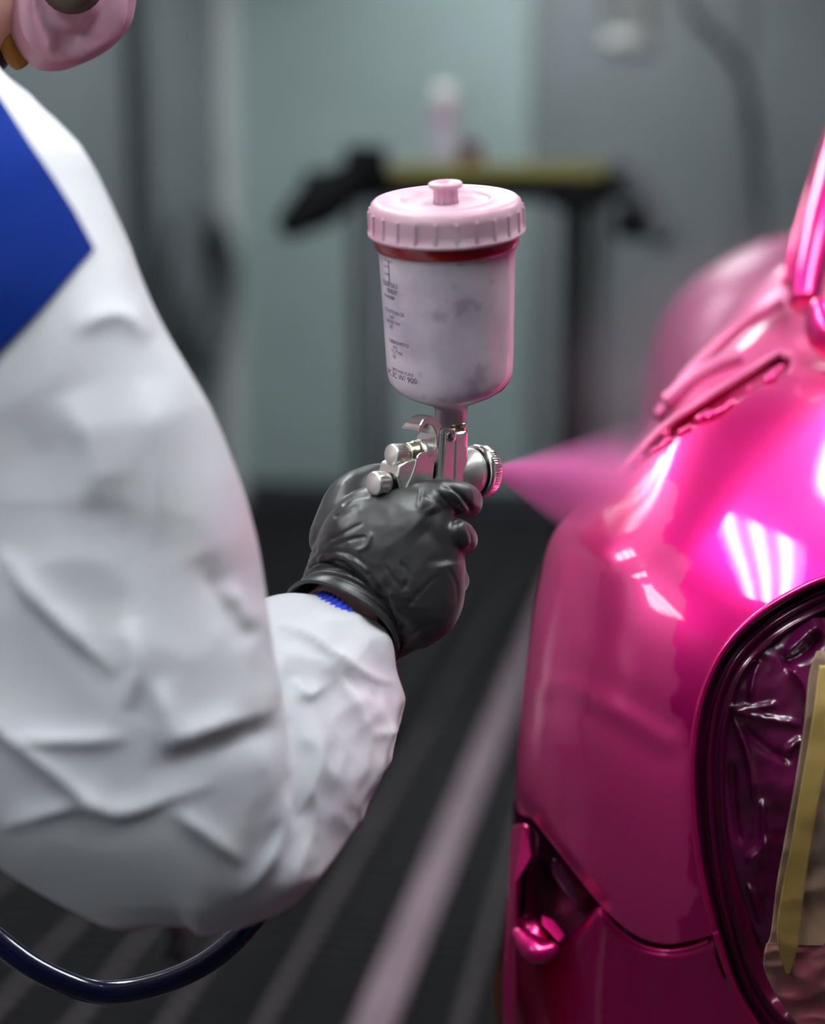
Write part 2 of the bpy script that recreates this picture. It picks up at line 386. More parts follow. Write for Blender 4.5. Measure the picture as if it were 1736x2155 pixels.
# wall panels, one piece each, with open joints
sL = LF + 0.02
widths = [1.62, 1.05, 1.05, 1.2, 1.2]
for i, wd in enumerate(widths):
    mm = M['wall_back'] if i < 1 else (M['wall_side'] if i in (1, 3) else M['wall_back'])
    mesh_obj('panel', *bbox(sL, sL + wd - 0.02, BK - 0.005, BK + 0.03, 0.0, H_ROOM - 0.01), M['wall_back'] if i < 1 else M['wall_side'], wb, smooth=False, bevel=0.006)
    sL += wd
pl0 = None; l = FR
while l < BK - 0.1:
    l1 = min(l + 1.25, BK)
    o = mesh_obj('panel', *bbox(LF - 0.03, LF + 0.005, l + 0.01, l1 - 0.01, 0.0, H_ROOM - 0.01), M['wall_side'], wl, smooth=False, bevel=0.006)
    o = mesh_obj('panel', *bbox(RT - 0.005, RT + 0.03, l + 0.01, l1 - 0.01, 0.0, H_ROOM - 0.01), M['wall_side'], wr, smooth=False, bevel=0.006)
    l += 1.25
# door posts seen soft behind the painter
structure(mesh_obj('trim_1', *bbox(LF + 0.0, LF + 0.09, BK - 0.09, BK - 0.005, 0.0, H_ROOM - 0.01), M['pale_duct'], smooth=False, bevel=0.008))
structure(mesh_obj('trim_2', *bbox(LF + 0.005, LF + 0.07, BK - 1.35, BK - 1.2, 0.0, H_ROOM - 0.01), M['dark_grey'], smooth=False, bevel=0.008))
# grating: cross slats and bearing bars
sv, sf = box((0, 0, 0), RT - LF, 0.013, 0.03, AX)
sme = bpy.data.meshes.new('slat'); sme.from_pydata([tuple(v) for v in sv], [], sf); sme.materials.append(M['steel_dark'])
lpos = 1.2; pitch = 0.042
while lpos < BK - 0.04:
    o = bpy.data.objects.new('slat', sme); COL.objects.link(o); o.location = B((LF + RT) / 2, lpos, -0.020); o.parent = fl
    lpos += pitch
for px, wd, mk in ((-330, 0.017, 'rail'), (-40, 0.017, 'rail'), (150, 0.017, 'rail'), (349, 0.018, 'rail'), (551, 0.020, 'rail'), (785, 0.075, 'rail_wide'), (968, 0.022, 'rail'), (1180, 0.018, 'rail'), (1390, 0.018, 'rail')):
    q = floor_pt(px, 2155); s = q.dot(BS)
    mesh_obj('bearing_bar', *bbox(s - wd / 2, s + wd / 2, 0.3, BK - 0.04, -0.035, 0.001), M[mk], fl, smooth=False, bevel=0.002)

# ------------------------------------------------------------------ ceiling lights (the booth's fluorescent fixtures)
def fixture(c, X, Ld, Z, length, label):
    ax = (X, Ld, Z)
    root = empty('light_fixture', c, label, 'light fixture', 'fluorescent booth lights')
    mesh_obj('housing', *join(box(c + Z * 0.045, 0.62, length + 0.1, 0.02, ax), box(c - X * 0.305 + Z * 0.01, 0.015, length + 0.1, 0.09, ax), box(c + X * 0.305 + Z * 0.01, 0.015, length + 0.1, 0.09, ax)), M['white_metal'], root, smooth=False)
    for k in (-1, 0, 1):
        a = c + X * (0.19 * k) - Ld * (length / 2); b = c + X * (0.19 * k) + Ld * (length / 2)
        mesh_obj('tube', *tube([a, b], 0.04, 10), M['tube_light'], root)
for l, s, lab in ((0.3, -1.3, "overhead three-tube light above the painter's back"), (0.3, 0.62, 'overhead three-tube light above the lens and the car'),
                  (2.5, -1.2, 'overhead three-tube light above the left side of the grating'), (2.5, 1.3, "overhead three-tube light above the car's far side"),
                  (5.9, -0.7, 'overhead three-tube light in front of the back wall')):
    fixture(B(s, l, H_ROOM - 0.06), BS, BD, BZ, 1.8 if s == 0.62 else 1.5, lab)
fixture(B(-1.3, -1.9, H_ROOM - 0.06), BS, BD, BZ, 1.5, 'overhead three-tube light behind the lens on the left')  # unseen fixture added for frontal fill and the wing's corner streak

# ------------------------------------------------------------------ soft background: parts stand, bottle, wall bits
D = 3.75
st_base = C(1000, 1500, D); st_base.z = 0
stand = empty('parts_stand', st_base, 'dark metal parts stand with black padded arms before the back wall', 'stand')
def drop(px, py, d=D, r=0.02, name='leg', m='dark_grey', n=14):
    a = C(px, py, d); b = Vector((a.x, a.y, 0.0))
    return mesh_obj(name, *tube([a, a.lerp(b, 0.5), b], r, n), M[m], stand)
mesh_obj('crossbar', *tube([C(640, 392, D), C(900, 390, D), C(1330, 388, D)], 0.042, 16), M['black_foam'], stand)
mesh_obj('crossbar', *tube([C(700, 400, D + 0.35), C(1300, 392, D + 0.35)], 0.022, 16), M['dark_grey'], stand)
drop(800, 395, r=0.028); drop(1215, 392, r=0.034, m='black_foam'); drop(748, 398, d=D + 0.35, r=0.022); drop(1268, 395, d=D + 0.35, r=0.022)
mesh_obj('padded_arm', *chain([C(735, 378, D - 0.06), C(680, 420, D - 0.1), C(615, 470, D - 0.12)], [0.045, 0.066, 0.04], m=14), M['black_foam'], stand)
mesh_obj('padded_arm', *chain([C(1300, 355, D - 0.04), C(1360, 420, D - 0.06), C(1395, 500, D - 0.08)], [0.025, 0.03, 0.03], m=14), M['dark_grey'], stand)
mesh_obj('clamp', *box(C(770, 338, D - 0.03), 0.115, 0.09, 0.075), M['black_foam'], stand, smooth=False, bevel=0.015)
mesh_obj('bracket', *box(C(1215, 412, D - 0.02), 0.14, 0.1, 0.07), M['black_foam'], stand, smooth=False, bevel=0.012)
mesh_obj('pad', *box(C(1335, 468, D - 0.05), 0.10, 0.08, 0.09), M['black_foam'], stand, smooth=False, bevel=0.02)
mesh_obj('tray', *box(C(1040, 366, D + 0.12), 0.56, 0.34, 0.035), M['yellow_board'], stand, smooth=False, bevel=0.006)
TZ = C(1040, 366, D + 0.12).z + 0.0185
bt = C(935, 362, D + 0.05); bt.z = TZ
bot = empty('bottle', bt, 'slim white bottle with pink band standing on the yellow tray', 'bottle')
mesh_obj('body', *lathe([(0, 0.0), (0, 0.031), (0.01, 0.034), (0.14, 0.034), (0.163, 0.026), (0.168, 0.0)], bt, (0, 0, 1), 24), mat('bottle', srgb(168, 164, 176), 0.4), bot)
mesh_obj('band', *lathe([(0.105, 0.0345), (0.14, 0.0345), (0.14, 0.0342), (0.105, 0.0342)], bt, (0, 0, 1), 24), mat('bottle_band', srgb(160, 122, 142), 0.5), bot)
mesh_obj('cap', *lathe([(0.155, 0.0), (0.155, 0.031), (0.208, 0.028), (0.212, 0.0)], bt, (0, 0, 1), 24), M['white_metal'], bot)
tn = C(990, 362, D + 0.1); tn.z = TZ
tin = empty('tin', tn, 'small dark red tin beside the bottle on the tray', 'tin')
mesh_obj('body', *lathe([(0, 0.0), (0, 0.03), (0.055, 0.03), (0.055, 0.0)], tn, (0, 0, 1), 24), mat('tin_red', srgb(96, 30, 44), 0.4), tin)
mesh_obj('lid', *lathe([(0.055, 0.0), (0.055, 0.032), (0.064, 0.032), (0.064, 0.0)], tn, (0, 0, 1), 24), M['dark_grey'], tin)
# coiled hose on the left wall
def left_wall_pt(px, py, off=0.06):
    r = ray(px, py); t = (LF + off - CO.dot(BS)) / r.dot(BS); return CO + r * t
hc = empty('hose_coil', left_wall_pt(440, 600), 'dark coiled hose hung on the grey wall left of the stand', 'hose')
for k in range(4):
    c0 = left_wall_pt(436, 600, 0.07 + 0.03 * (k % 2)); pts = []
    for i in range(25):
        a = 2 * PI * i / 24; pts.append(c0 + BD * (math.cos(a) * (0.30 + 0.05 * k)) + BZ * (math.sin(a) * (0.27 + 0.03 * k)))
    mesh_obj('loop', *tube(pts, 0.028, 10), M['coil_grey'], hc)
mesh_obj('hook', *box(left_wall_pt(436, 470, 0.04), 0.08, 0.06, 0.05, AX), M['black_metal'], hc, smooth=False, bevel=0.01)
# pale pipe made up for a soft bright blob; dark cable from above
pa = C(1325, 95, 5.2); pb = C(1345, -30, 5.2); pb.z = H_ROOM - 0.01
dk = empty('air_duct', pa, 'pale round air duct hanging from the ceiling', 'duct')
mesh_obj('pipe', *tube([Vector((pb.x, pb.y, H_ROOM - 0.01)), pa.lerp(pb, 0.3), pa], [0.1, 0.1, 0.085], 20), M['pale_duct'], dk)
mesh_obj('collar', *tube([pa + Vector((0, 0, 0.03)), pa - Vector((0, 0, 0.02))], 0.097, 20), M['white_metal'], dk)
tag(mesh_obj('cable', *tube([C(1380, -420, 5.6), C(1440, -20, 5.5), C(1500, 70, 5.5), C(1570, 180, 5.6), C(1600, 420, 5.9), C(1605, 760, 6.2)], 0.02, 10, m=40), M['dark_grey']), 'dark cable slanting down beside the pale duct', 'cable')

# ------------------------------------------------------------------ painter
pbase = Vector((-0.44, 1.05, 0.0))
painter = empty('person', pbase, 'person in white coverall with blue panel, black glove and pink respirator, spraying paint', 'person')
# --- coverall: sleeve silhouettes traced, real thickness; torso and legs outside the frame
arm = stations([(-420, 130, -20, 120, .87, .05), (-470, 200, 50, 190, .85, .075), (-440, 300, 160, 300, .83, .085), (-400, 420, 226, 410, .82, .085),
                (-360, 560, 285, 560, .81, .082), (-320, 700, 345, 690, .805, .078), (-280, 850, 425, 850, .805, .075), (-250, 1000, 486, 990, .81, .075),
                (-235, 1150, 532, 1130, .815, .076), (-230, 1300, 552, 1280, .82, .08), (-215, 1450, 585, 1450, .825, .083), (-190, 1580, 600, 1600, .828, .083),
                (-120, 1700, 580, 1740, .83, .078), (-20, 1790, 560, 1830, .832, .07), (110, 1870, 540, 1890, .834, .055), (230, 1935, 470, 1930, .836, .03)], 60, 40, 2.2)
fore = stations([(180, 1500, 420, 1958, .835, .07), (330, 1420, 590, 1902, .85, .068), (430, 1350, 690, 1795, .872, .064), (505, 1290, 768, 1695, .895, .058),
                 (556, 1264, 824, 1560, .915, .05), (596, 1254, 830, 1462, .925, .043), (634, 1254, 818, 1378, .934, .034), (662, 1262, 775, 1330, .94, .026), (672, 1268, 760, 1318, .945, .02)], 44, 36, 2.2)
def ell(c, rx, ry, n=32): return [Vector(c) + Vector((math.cos(2 * PI * i / n) * rx, math.sin(2 * PI * i / n) * ry, 0)) for i in range(n)]
def torso_loft(off):
    rows = [(-.48, 1.05, .88, .14, .18), (-.475, 1.05, 1.0, .14, .18), (-.46, 1.05, 1.12, .14, .18), (-.46, 1.05, 1.25, .14, .195), (-.455, 1.05, 1.34, .135, .205), (-.45, 1.05, 1.41, .115, .175), (-.43, 1.05, 1.455, .08, .09), (-.42, 1.05, 1.475, .065, .07)]
    S = catmull(rows, 24)
    return loft([ell((s[0], s[1], s[2]), s[3] + off, s[4] + off) for s in S])
shoulder_link = chain([Vector((-.45, 1.0, 1.33)), Vector((-.40, .93, 1.34)), C(-230, 470, .9)], [.11, .09, .07], m=12)
leftarm = chain([Vector((-.45, 1.17, 1.37)), Vector((-.46, 1.29, 1.34)), Vector((-.47, 1.33, 1.1)), Vector((-.36, 1.33, .92)), Vector((-.30, 1.31, .86))], [.085, .08, .07, .06, .045], m=30)
legs = [chain([Vector((-.47, 1.05 + s * .08, .92)), Vector((-.54, 1.05 + s * .11, .5)), Vector((-.58, 1.05 + s * .13, .10))], [.12, .095, .08], m=24) for s in (-1, 1)]
cov = remesh([arm, fore, torso_loft(0.015), shoulder_link, leftarm] + legs, 0.0029, 12, 0.5)
co, no = get_vn(cov)
px, py, dz = proj(co)
view = (co - np.array(CO)); view /= np.linalg.norm(view, axis=1)[:, None]
facing = np.clip(-(no * view).sum(1) * 2.2, 0, 1)
creases = [(.009, 16, [(0, 1152), (75, 1253), (157, 1334), (251, 1422)]), (-.006, 26, [(0, 1205), (60, 1290), (150, 1385), (240, 1465)]),
           (.010, 15, [(-60, 1490), (0, 1529), (94, 1598), (189, 1674), (251, 1705), (346, 1680), (465, 1642)]),
           (.006, 12, [(38, 1548), (157, 1558), (277, 1551)]), (.006, 13, [(0, 1737), (157, 1693), (230, 1700)]),
           (.008, 15, [(270, 1303), (283, 1380), (283, 1429), (264, 1491)]), (-.007, 18, [(305, 1330), (315, 1400), (330, 1470)]), (.007, 13, [(327, 1429), (350, 1510), (365, 1580)]),
           (-.003, 8, [(360, 700), (377, 800), (409, 989), (421, 1102), (434, 1202), (440, 1250)]),
           (-.009, 24, [(371, 1600), (471, 1562), (560, 1535)]), (.009, 20, [(330, 1570), (400, 1545), (471, 1520), (585, 1490)]),
           (.007, 12, [(352, 1699), (430, 1750), (503, 1812)]), (-.007, 22, [(380, 1760), (430, 1800), (480, 1850)]),
           (.011, 18, [(590, 1640), (576, 1718), (555, 1790), (490, 1880)]), (-.009, 18, [(640, 1640), (615, 1740), (590, 1820), (545, 1890)]),
           (.006, 10, [(585, 1880), (620, 1800), (660, 1740)]),
           (.006, 9, [(560, 1310), (630, 1330), (694, 1380), (780, 1432), (825, 1436)]), (-.008, 16, [(700, 1400), (735, 1440), (765, 1470)]),
           (.006, 10, [(694, 1379), (720, 1430), (740, 1473), (764, 1538), (756, 1616), (723, 1706)]), (-.006, 12, [(785, 1465), (775, 1520), (772, 1580)]),
           (.006, 9, [(621, 1424), (645, 1465), (703, 1432)]), (-.006, 12, [(600, 1400), (640, 1420), (690, 1410)]), (.005, 8, [(829, 1526), (768, 1550)]),
           (.006, 9, [(790, 1470), (800, 1540), (770, 1640), (740, 1700)]), (-.005, 10, [(735, 1560), (715, 1620), (690, 1700), (650, 1780)]),
           (.005, 9, [(655, 1480), (665, 1560), (655, 1640), (620, 1720)]), (-.005, 11, [(620, 1480), (625, 1560), (610, 1640)]),
           (-.006, 22, [(170, 660), (230, 620), (300, 650)]), (.006, 20, [(150, 700), (240, 670), (310, 720)]), (-.005, 30, [(60, 800), (110, 880), (120, 1000)]), (.006, 28, [(140, 830), (190, 950), (200, 1080)]),
           (-.005, 20, [(0, 860), (40, 940), (80, 1000)]), (.004, 25, [(290, 800), (320, 950), (330, 1150)]), (-.005, 26, [(240, 1020), (260, 1120), (270, 1230)]),
           (.006, 14, [(470, 1230), (500, 1280), (520, 1330)]), (-.005, 14, [(455, 1260), (480, 1310), (510, 1360)])]
creases = [(a_ * .75, w_ * .9, p_) for a_, w_, p_ in creases if a_ > 0] + [(-.0055, 34, [(300, 1625), (371, 1605), (471, 1570), (560, 1540), (620, 1520)]), (-.003, 40, [(235, 1000), (255, 1120), (262, 1260), (250, 1340)]),
           (-.0045, 26, [(420, 1170), (445, 1225), (480, 1290), (520, 1360)]), (-.003, 60, [(20, 860), (80, 960), (110, 1080), (120, 1180)]), (-.004, 22, [(700, 1400), (740, 1440), (790, 1475)]), (-.004, 26, [(640, 1560), (625, 1680), (595, 1790), (540, 1890)])]
disp = fold(px, py, facing, creases, side=1.9, taper=3.0)
wrist_w = np.clip((px - 480) / 200, 0, 1) * np.clip((py - 1240) / 60, 0, 1) * (px < 900)
disp += ridged(co, 7, 1) * 0.0028 + soft(co, 5, 2) * 0.004
disp += ridged(co, 20, 3) * 0.0044 * wrist_w + ridged(co, 45, 8) * 0.0015 * wrist_w + ridged(co, 17, 4) * 0.0013
disp *= np.where((dz > 0.93) & (px > 600), 0.35, 1.0)
co2 = co + no * disp[:, None]
set_v(cov, co2)
coverall = link('coverall', cov, M['suit'], painter)
# stitched seam-free blue back panel, a thin patch laid on the coverall
bvh = BVHTree.FromPolygons([tuple(v) for v in co2], [tuple(p_.vertices) for p_ in cov.polygons])
def linres(pts, n):
    P = np.array(pts, float); s_ = np.r_[0, np.cumsum(np.hypot(*np.diff(P, axis=0).T))]; q = np.linspace(0, s_[-1], n)
    return np.c_[np.interp(q, s_, P[:, 0]), np.interp(q, s_, P[:, 1])]
def patch(name, left, right, n, m, off, thick, mt, parent, tree=bvh):
    """grid between two photo polylines laid on a surface; thin solid"""
    Lc = linres(left, n); Rc = linres(right, n); top, bot = [], []
    for i in range(n):
        for j in range(m):
            q = Lc[i] * (1 - j / (m - 1)) + Rc[i] * (j / (m - 1)); r = ray(q[0], q[1]).normalized()
            h = tree.ray_cast(CO, r)
            top.append((h[0] - r * off) if h[0] else None)
    good = [k for k in range(len(top)) if top[k] is not None]
    for k in range(len(top)):
        if top[k] is None: top[k] = top[min(good, key=lambda g: abs(g - k))].copy()
    bot = [v + (v - CO).normalized() * thick for v in top]
    F = []; N = n * m
    for i in range(n - 1):
        for j in range(m - 1):
            a = i * m + j; F.append((a, a + 1, a + m + 1, a + m)); F.append((N + a, N + a + m, N + a + m + 1, N + a + 1))
    ed = [j for j in range(m)] + [i * m + m - 1 for i in range(1, n)] + [(n - 1) * m + j for j in range(m - 2, -1, -1)] + [i * m for i in range(n - 2, 0, -1)]
    for a, b in zip(ed, ed[1:] + ed[:1]): F.append((a, b, N + b, N + a))
    return mesh_obj(name, top + bot, F, mt, parent)
pn = patch('back_panel', [(-100, 160), (-140, 300), (-220, 520), (-190, 700), (-60, 800)], [(-40, 162), (0, 205), (60, 296), (110, 370), (155, 440), (200, 524), (100, 640), (0, 742), (-58, 802)], 110, 50, 0.0018, 0.004, M['suit_blue'], coverall)
pn['label'] = 'royal blue fabric back panel'

# --- body under the suit: head, neck, torso, arms
head = chain([Vector((-.335, 1.03, 1.545)), Vector((-.35, 1.03, 1.62)), Vector((-.36, 1.03, 1.66))], [.078, .092, .088], m=12)
neck = chain([Vector((-.42, 1.04, 1.42)), Vector((-.385, 1.035, 1.55))], [.06, .058], m=8)
nose = chain([Vector((-.26, 1.03, 1.62)), Vector((-.235, 1.03, 1.585))], [.012, .018], m=6)
ears = [chain([Vector((-.365, 1.03 + s * .09, 1.645)), Vector((-.365, 1.03 + s * .095, 1.60))], [.02, .014], m=6) for s in (-1, 1)]
WR = C(714, 1300, .937); EL = C(300, 1660, .85); HD = C(790, 1200, .95)
rarm = chain([C(0, 420, .86), C(120, 1000, .84), EL, EL.lerp(WR, .5), WR, WR.lerp(HD, .5)], [.055, .048, .042, .036, .0258, .024], m=40)
rsh = chain([Vector((-.45, 1.02, 1.35)), C(-60, 400, .87)], [.09, .06], m=8)
body_me = remesh([head, neck, nose, torso_loft(-0.02), rarm, rsh,
                  chain([Vector((-.45, 1.15, 1.36)), Vector((-.46, 1.27, 1.33)), Vector((-.47, 1.33, 1.1)), Vector((-.36, 1.33, .92)), Vector((-.28, 1.30, .84))], [.06, .055, .045, .035, .026], m=30)] + ears, 0.006, 6)
body = link('body', body_me, M['skin'], painter)
mesh_obj('hair', *chain([Vector((-.385, 1.03, 1.60)), Vector((-.38, 1.03, 1.66)), Vector((-.36, 1.03, 1.69))], [.075, .095, .085], m=12), M['hair'], body)
for s in (-1, 1):
    e_ = Vector((-.272, 1.03 + s * .032, 1.635))
    mesh_obj('eye', *chain([e_, e_ + Vector((.004, 0, 0))], [.013, .012], m=4), M['white_metal'], body)
# --- respirator
mrows = [(-30, -230, 250, -230, 1.0, .045), (-12, -150, 296, -150, 1.0, .055), (-2, -70, 297, -70, 1.0, .06), (2, 0, 287, 0, 1.0, .06), (8, 45, 278, 45, 1.0, .056), (22, 85, 256, 80, 1.0, .05), (44, 118, 218, 112, 1.0, .042), (66, 138, 176, 133, 1.0, .03), (88, 150, 130, 150, 1.0, .012)]
mme = remesh([stations(mrows, 40, 32, 2.6)], 0.003, 4)
mc, mn = get_vn(mme); mx_, my_, _ = proj(mc)
mf = (mn[:, 1] < 0).astype(float)
mc = mc + mn * fold(mx_, my_, mf, [(.006, 9, [(262, -60), (258, 0), (245, 50), (215, 85), (160, 112), (110, 118), (80, 100), (50, 40), (40, -40)]), (-.006, 16, [(225, -60), (222, 0), (205, 45), (160, 75), (110, 75)]), (.006, 8, [(70, -40), (85, 30), (105, 75), (110, 110)])])[:, None]
set_v(mme, mc)
resp = link('respirator', mme, M['mask'], painter)
vc = C(152, -40, .937)
mesh_obj('valve', *lathe([(0, 0), (0, .022), (.012, .02), (.014, .012), (.010, .0)], vc, -CF, 28), M['olive'], resp)
mesh_obj('seal', *tube([C(-50, -60, .985), C(-16, 20, .98), C(0, 60, .98), C(22, 98, .985), C(46, 126, .995)], .009, 12, m=20), M['mustard'], resp)
mesh_obj('collar', *tube([C(-300, 150, 1.02), C(-160, 128, .985), C(-80, 108, .975), C(-32, 108, .985), C(-20, 114, 1.03)], .014, 12, m=24), M['navy'], painter)

# --- right glove, gripping the gun handle
palm = stations([(640, 1214, 832, 1380, .945, .028, 36, -64), (650, 1190, 842, 1380, .944, .030, 34, -54), (662, 1150, 868, 1370, .942, .031, 22, -28), (684, 1096, 905, 1358, .941, .031, 10, -12), (724, 1050, 944, 1330, .942, .030, 0, 0),
                 (775, 1022, 968, 1290, .944, .028, 0, 0), (835, 1016, 977, 1245, .945, .026, 0, 0), (890, 1016, 980, 1205, .947, .023, 0, 0), (930, 1024, 978, 1165, .95, .018, 0, 0)], 40, 40, 2.3)
fing = [chain([C(880, 1050, .942), C(935, 1044, .938), C(975, 1050, .952), C(978, 1062, .98), C(950, 1068, .998)], [.0118, .0115, .0112, .0105, .0095], m=20),
        chain([C(915, 1125, .940), C(955, 1128, .938), C(972, 1135, .958), C(962, 1140, .99), C(920, 1140, 1.005)], [.0125, .012, .0105, .0105, .0095], m=20),
        chain([C(905, 1215, .942), C(940, 1218, .942), C(953, 1222, .962), C(940, 1222, .992), C(900, 1218, 1.005)], [.0125, .012, .011, .0105, .0095], m=20),
        chain([C(875, 1295, .945), C(915, 1296, .946), C(928, 1300, .964), C(915, 1296, .99), C(880, 1290, 1.0)], [.0125, .0115, .010, .0098, .009], m=20)]
thumb = chain([C(720, 1130, .955), C(735, 1060, .965), C(775, 1018, .982), C(830, 1008, 1.0), C(880, 1012, 1.012)], [.022, .018, .0125, .011, .0095], m=24)
cuff_in = stations([(640, 1216, 828, 1378, .944, .031), (628, 1232, 826, 1382, .943, .031), (612, 1250, 823, 1386, .942, .032)], 8, 40, 2.2)
gme = remesh([palm, thumb] + fing, 0.0013, 8, 0.5)
gc, gn = get_vn(gme); gx, gy, gz = proj(gc)
gv = gc - np.array(CO); gv /= np.linalg.norm(gv, axis=1)[:, None]
gf = np.clip(-(gn * gv).sum(1) * 2.0, 0, 1)
gcr = [(-.0022, 5, [(930, 1016), (962, 1035), (985, 1062), (996, 1090)]), (-.0018, 4, [(915, 1030), (945, 1060), (968, 1085), (990, 1100)]), (.0016, 6, [(938, 1022), (965, 1052), (985, 1080)]),
       (-.0026, 6, [(985, 1085), (970, 1095), (950, 1098)]), (.003, 16, [(880, 1050), (905, 1058), (915, 1080)]), (.0035, 12, [(960, 1095), (976, 1124), (978, 1150)]),
       (-.002, 5, [(975, 1105), (992, 1135), (990, 1165)]), (-.0025, 30, [(880, 1100), (930, 1150), (940, 1190)]),
       (-.0018, 4, [(668, 1168), (720, 1160), (770, 1190), (815, 1260), (838, 1330), (845, 1372)]), (.0016, 5, [(664, 1178), (722, 1172), (765, 1200), (806, 1266), (826, 1340)]),
       (-.0016, 4, [(655, 1196), (690, 1186), (735, 1200)]), (-.0016, 3.5, [(672, 1206), (705, 1212), (740, 1226)]), (.0015, 4, [(660, 1205), (700, 1200), (732, 1212)]),
       (-.0016, 4, [(740, 1180), (790, 1225), (820, 1290), (830, 1360)]), (.0014, 5, [(770, 1190), (812, 1240), (840, 1300), (850, 1350)]),
       (-.0013, 3.5, [(690, 1140), (730, 1118), (765, 1100)]), (-.0012, 3.5, [(690, 1155), (740, 1135), (775, 1130)]), (.0012, 4, [(745, 1160), (770, 1150), (780, 1120)]),
       (-.0007, 3.5, [(810, 1190), (830, 1220), (842, 1235), (845, 1260)]), (-.0007, 3.5, [(840, 1180), (860, 1210), (850, 1240)]), (-.0007, 4, [(850, 1290), (880, 1250), (920, 1210)]),
       (-.0012, 4, [(760, 1060), (720, 1080), (700, 1090)]), (-.0014, 4, [(790, 1040), (740, 1050), (720, 1065)]), (-.0007, 4, [(860, 1340), (890, 1320), (930, 1310)]), (-.0007, 4, [(940, 1190), (960, 1230), (962, 1270)])]
gd = fold(gx, gy, gf, gcr)
near_cuff = np.exp(-((gx - 690) ** 2 + (gy - 1215) ** 2) / 60 ** 2) + 0.7 * np.exp(-((gx - 790) ** 2 + (gy - 1310) ** 2) / 70 ** 2)
gd += ridged(gc, 60, 5, (1, 1, 1)) * 0.0004 + ridged(gc, 105, 6, (1, 1, 1.5)) * 0.0023 * near_cuff + soft(gc, 35, 7) * 0.0005
set_v(gme, gc + gn * gd[:, None])
glove = link('glove', gme, M['glove'], painter); glove['label'] = 'black nitrile glove gripping the handle'
# flared open cuff of the glove
crow = catmull([(606, 1252, 826, 1388, .940, .034), (622, 1238, 829, 1384, .942, .0325), (632, 1227, 831, 1383, .943, .032), (640, 1214, 834, 1382, .944, .0315)], 14)
co_o = [ring_lr((s[0], s[1]), (s[2], s[3]), s[4], s[5], 72, 2.3, (34, -60)) for s in crow]
co_i = [ring_lr((s[0] + 5, s[1] + 4), (s[2] - 5, s[3] - 3), s[4], s[5] - .0015, 72, 2.3, (34, -60)) for s in crow][::-1]
def wob(r, k):
    return [p_ + (p_ - sum(r, Vector()) / len(r)).normalized() * 0.0012 * math.sin(i * .61 + k * .9) * (1 - k / 14) for i, p_ in enumerate(r)]
rings = [wob(r, k) for k, r in enumerate(co_o[::-1])]
rings = rings[::1] + co_i[::-1][:1] + co_i[::-1][1:]
cv, cf = loft(rings, cap=False)
mesh_obj('cuff', cv, cf, M['glove'], glove)
mesh_obj('cuff_bead', *tube(co_o[0] + [co_o[0][0]], .0014, 8), M['glove'], glove)
# blue knitted inner cuff
axk = (WR - EL).normalized(); kc = C(722, 1309, .932) - axk * .001
def ribs(a, r, th): return r + 0.0011 * math.sin(th * 44)
mesh_obj('knit_cuff', *lathe([(-.035, .024), (-.03, .0264), (-.02, .0270), (-.010, .0270), (-.004, .0268), (-.0005, .0256), (-.001, .023), (-.035, .022)], kc, axk, 352, rfun=ribs), M['knit'], painter)
# left glove, relaxed, and boots
LW = Vector((-.28, 1.30, .84)); dn = Vector((.35, -.05, -.85)).normalized(); sd = Vector((.05, 1, 0)).normalized()
lf = [chain([LW, LW + dn * .05, LW + dn * .09], [.03, .04, .036], m=10)]
for k, ln in enumerate((.07, .078, .072, .058)):
    b0 = LW + dn * .10 + sd * (.027 - .018 * k); lf.append(chain([b0, b0 + dn * ln * .55 + Vector((.006, 0, 0)), b0 + dn * ln + Vector((-.012, 0, 0))], [.0105, .0098, .0085], m=10))
lf.append(chain([LW + dn * .03 + sd * .03, LW + dn * .07 + sd * .055, LW + dn * .105 + sd * .06], [.014, .012, .0095], m=10))
link('glove', remesh(lf, .003, 5), M['glove'], painter)
for s in (-1, 1):
    b0 = Vector((-.58, 1.05 + s * .13, 0))
    link('boot', remesh([chain([b0 + Vector((-.02, 0, .13)), b0 + Vector((-.02, 0, .06))], [.055, .05], m=6), chain([b0 + Vector((-.04, 0, .045)), b0 + Vector((.08, 0, .045)), b0 + Vector((.16, 0, .04))], [.044, .046, .038], m=10)], .006, 4), M['boot'], painter)

# ------------------------------------------------------------------ spray gun
gf_ = c2w((.74, .065, .67)).normalized(); gu = c2w((.05, .985, -.15)); gu = (gu - gf_ * gu.dot(gf_)).normalized()
gs = gf_.cross(gu)
if gs.dot(CF) > 0: gs = -gs
GO = C(930, 1003, .965)
def gp(a, b, c): return GO + gf_ * a + gs * b + gu * c
def gun_px(px, py, b=0.0):
    r = ray(px, py); t = (b - (CO - GO).dot(gs)) / r.dot(gs); q = CO + r * t - GO
    return q.dot(gf_), q.dot(gu)
def c5(x, y): return (750 + x / 4.96, 850 + y / 4.96)
gun = empty('spray_gun', C(950, 893, .965), 'silver gravity-feed spray gun with pink-tinted cup held in the black glove', 'spray gun')
def plate(name, pts, b0, b1, mt, bevel=.0005, parent=gun, smooth=False):
    n = len(pts); V = []
    for i, (x, y) in enumerate(pts):
        a, c = gun_px(x, y, b0); V.append(gp(a, b0, c))
    for i, (x, y) in enumerate(pts):
        a, c = gun_px(x, y, b0); bb = b1[i] if isinstance(b1, (list, tuple)) else b1; V.append(gp(a, bb, c))
    F = [tuple(range(n)), tuple(range(2 * n - 1, n - 1, -1))] + [(i, i + n, (i + 1) % n + n, (i + 1) % n) for i in range(n)]
    o = mesh_obj(name, V, F, mt, parent, smooth=smooth, bevel=bevel, bseg=3)
    return o
HB = .0095
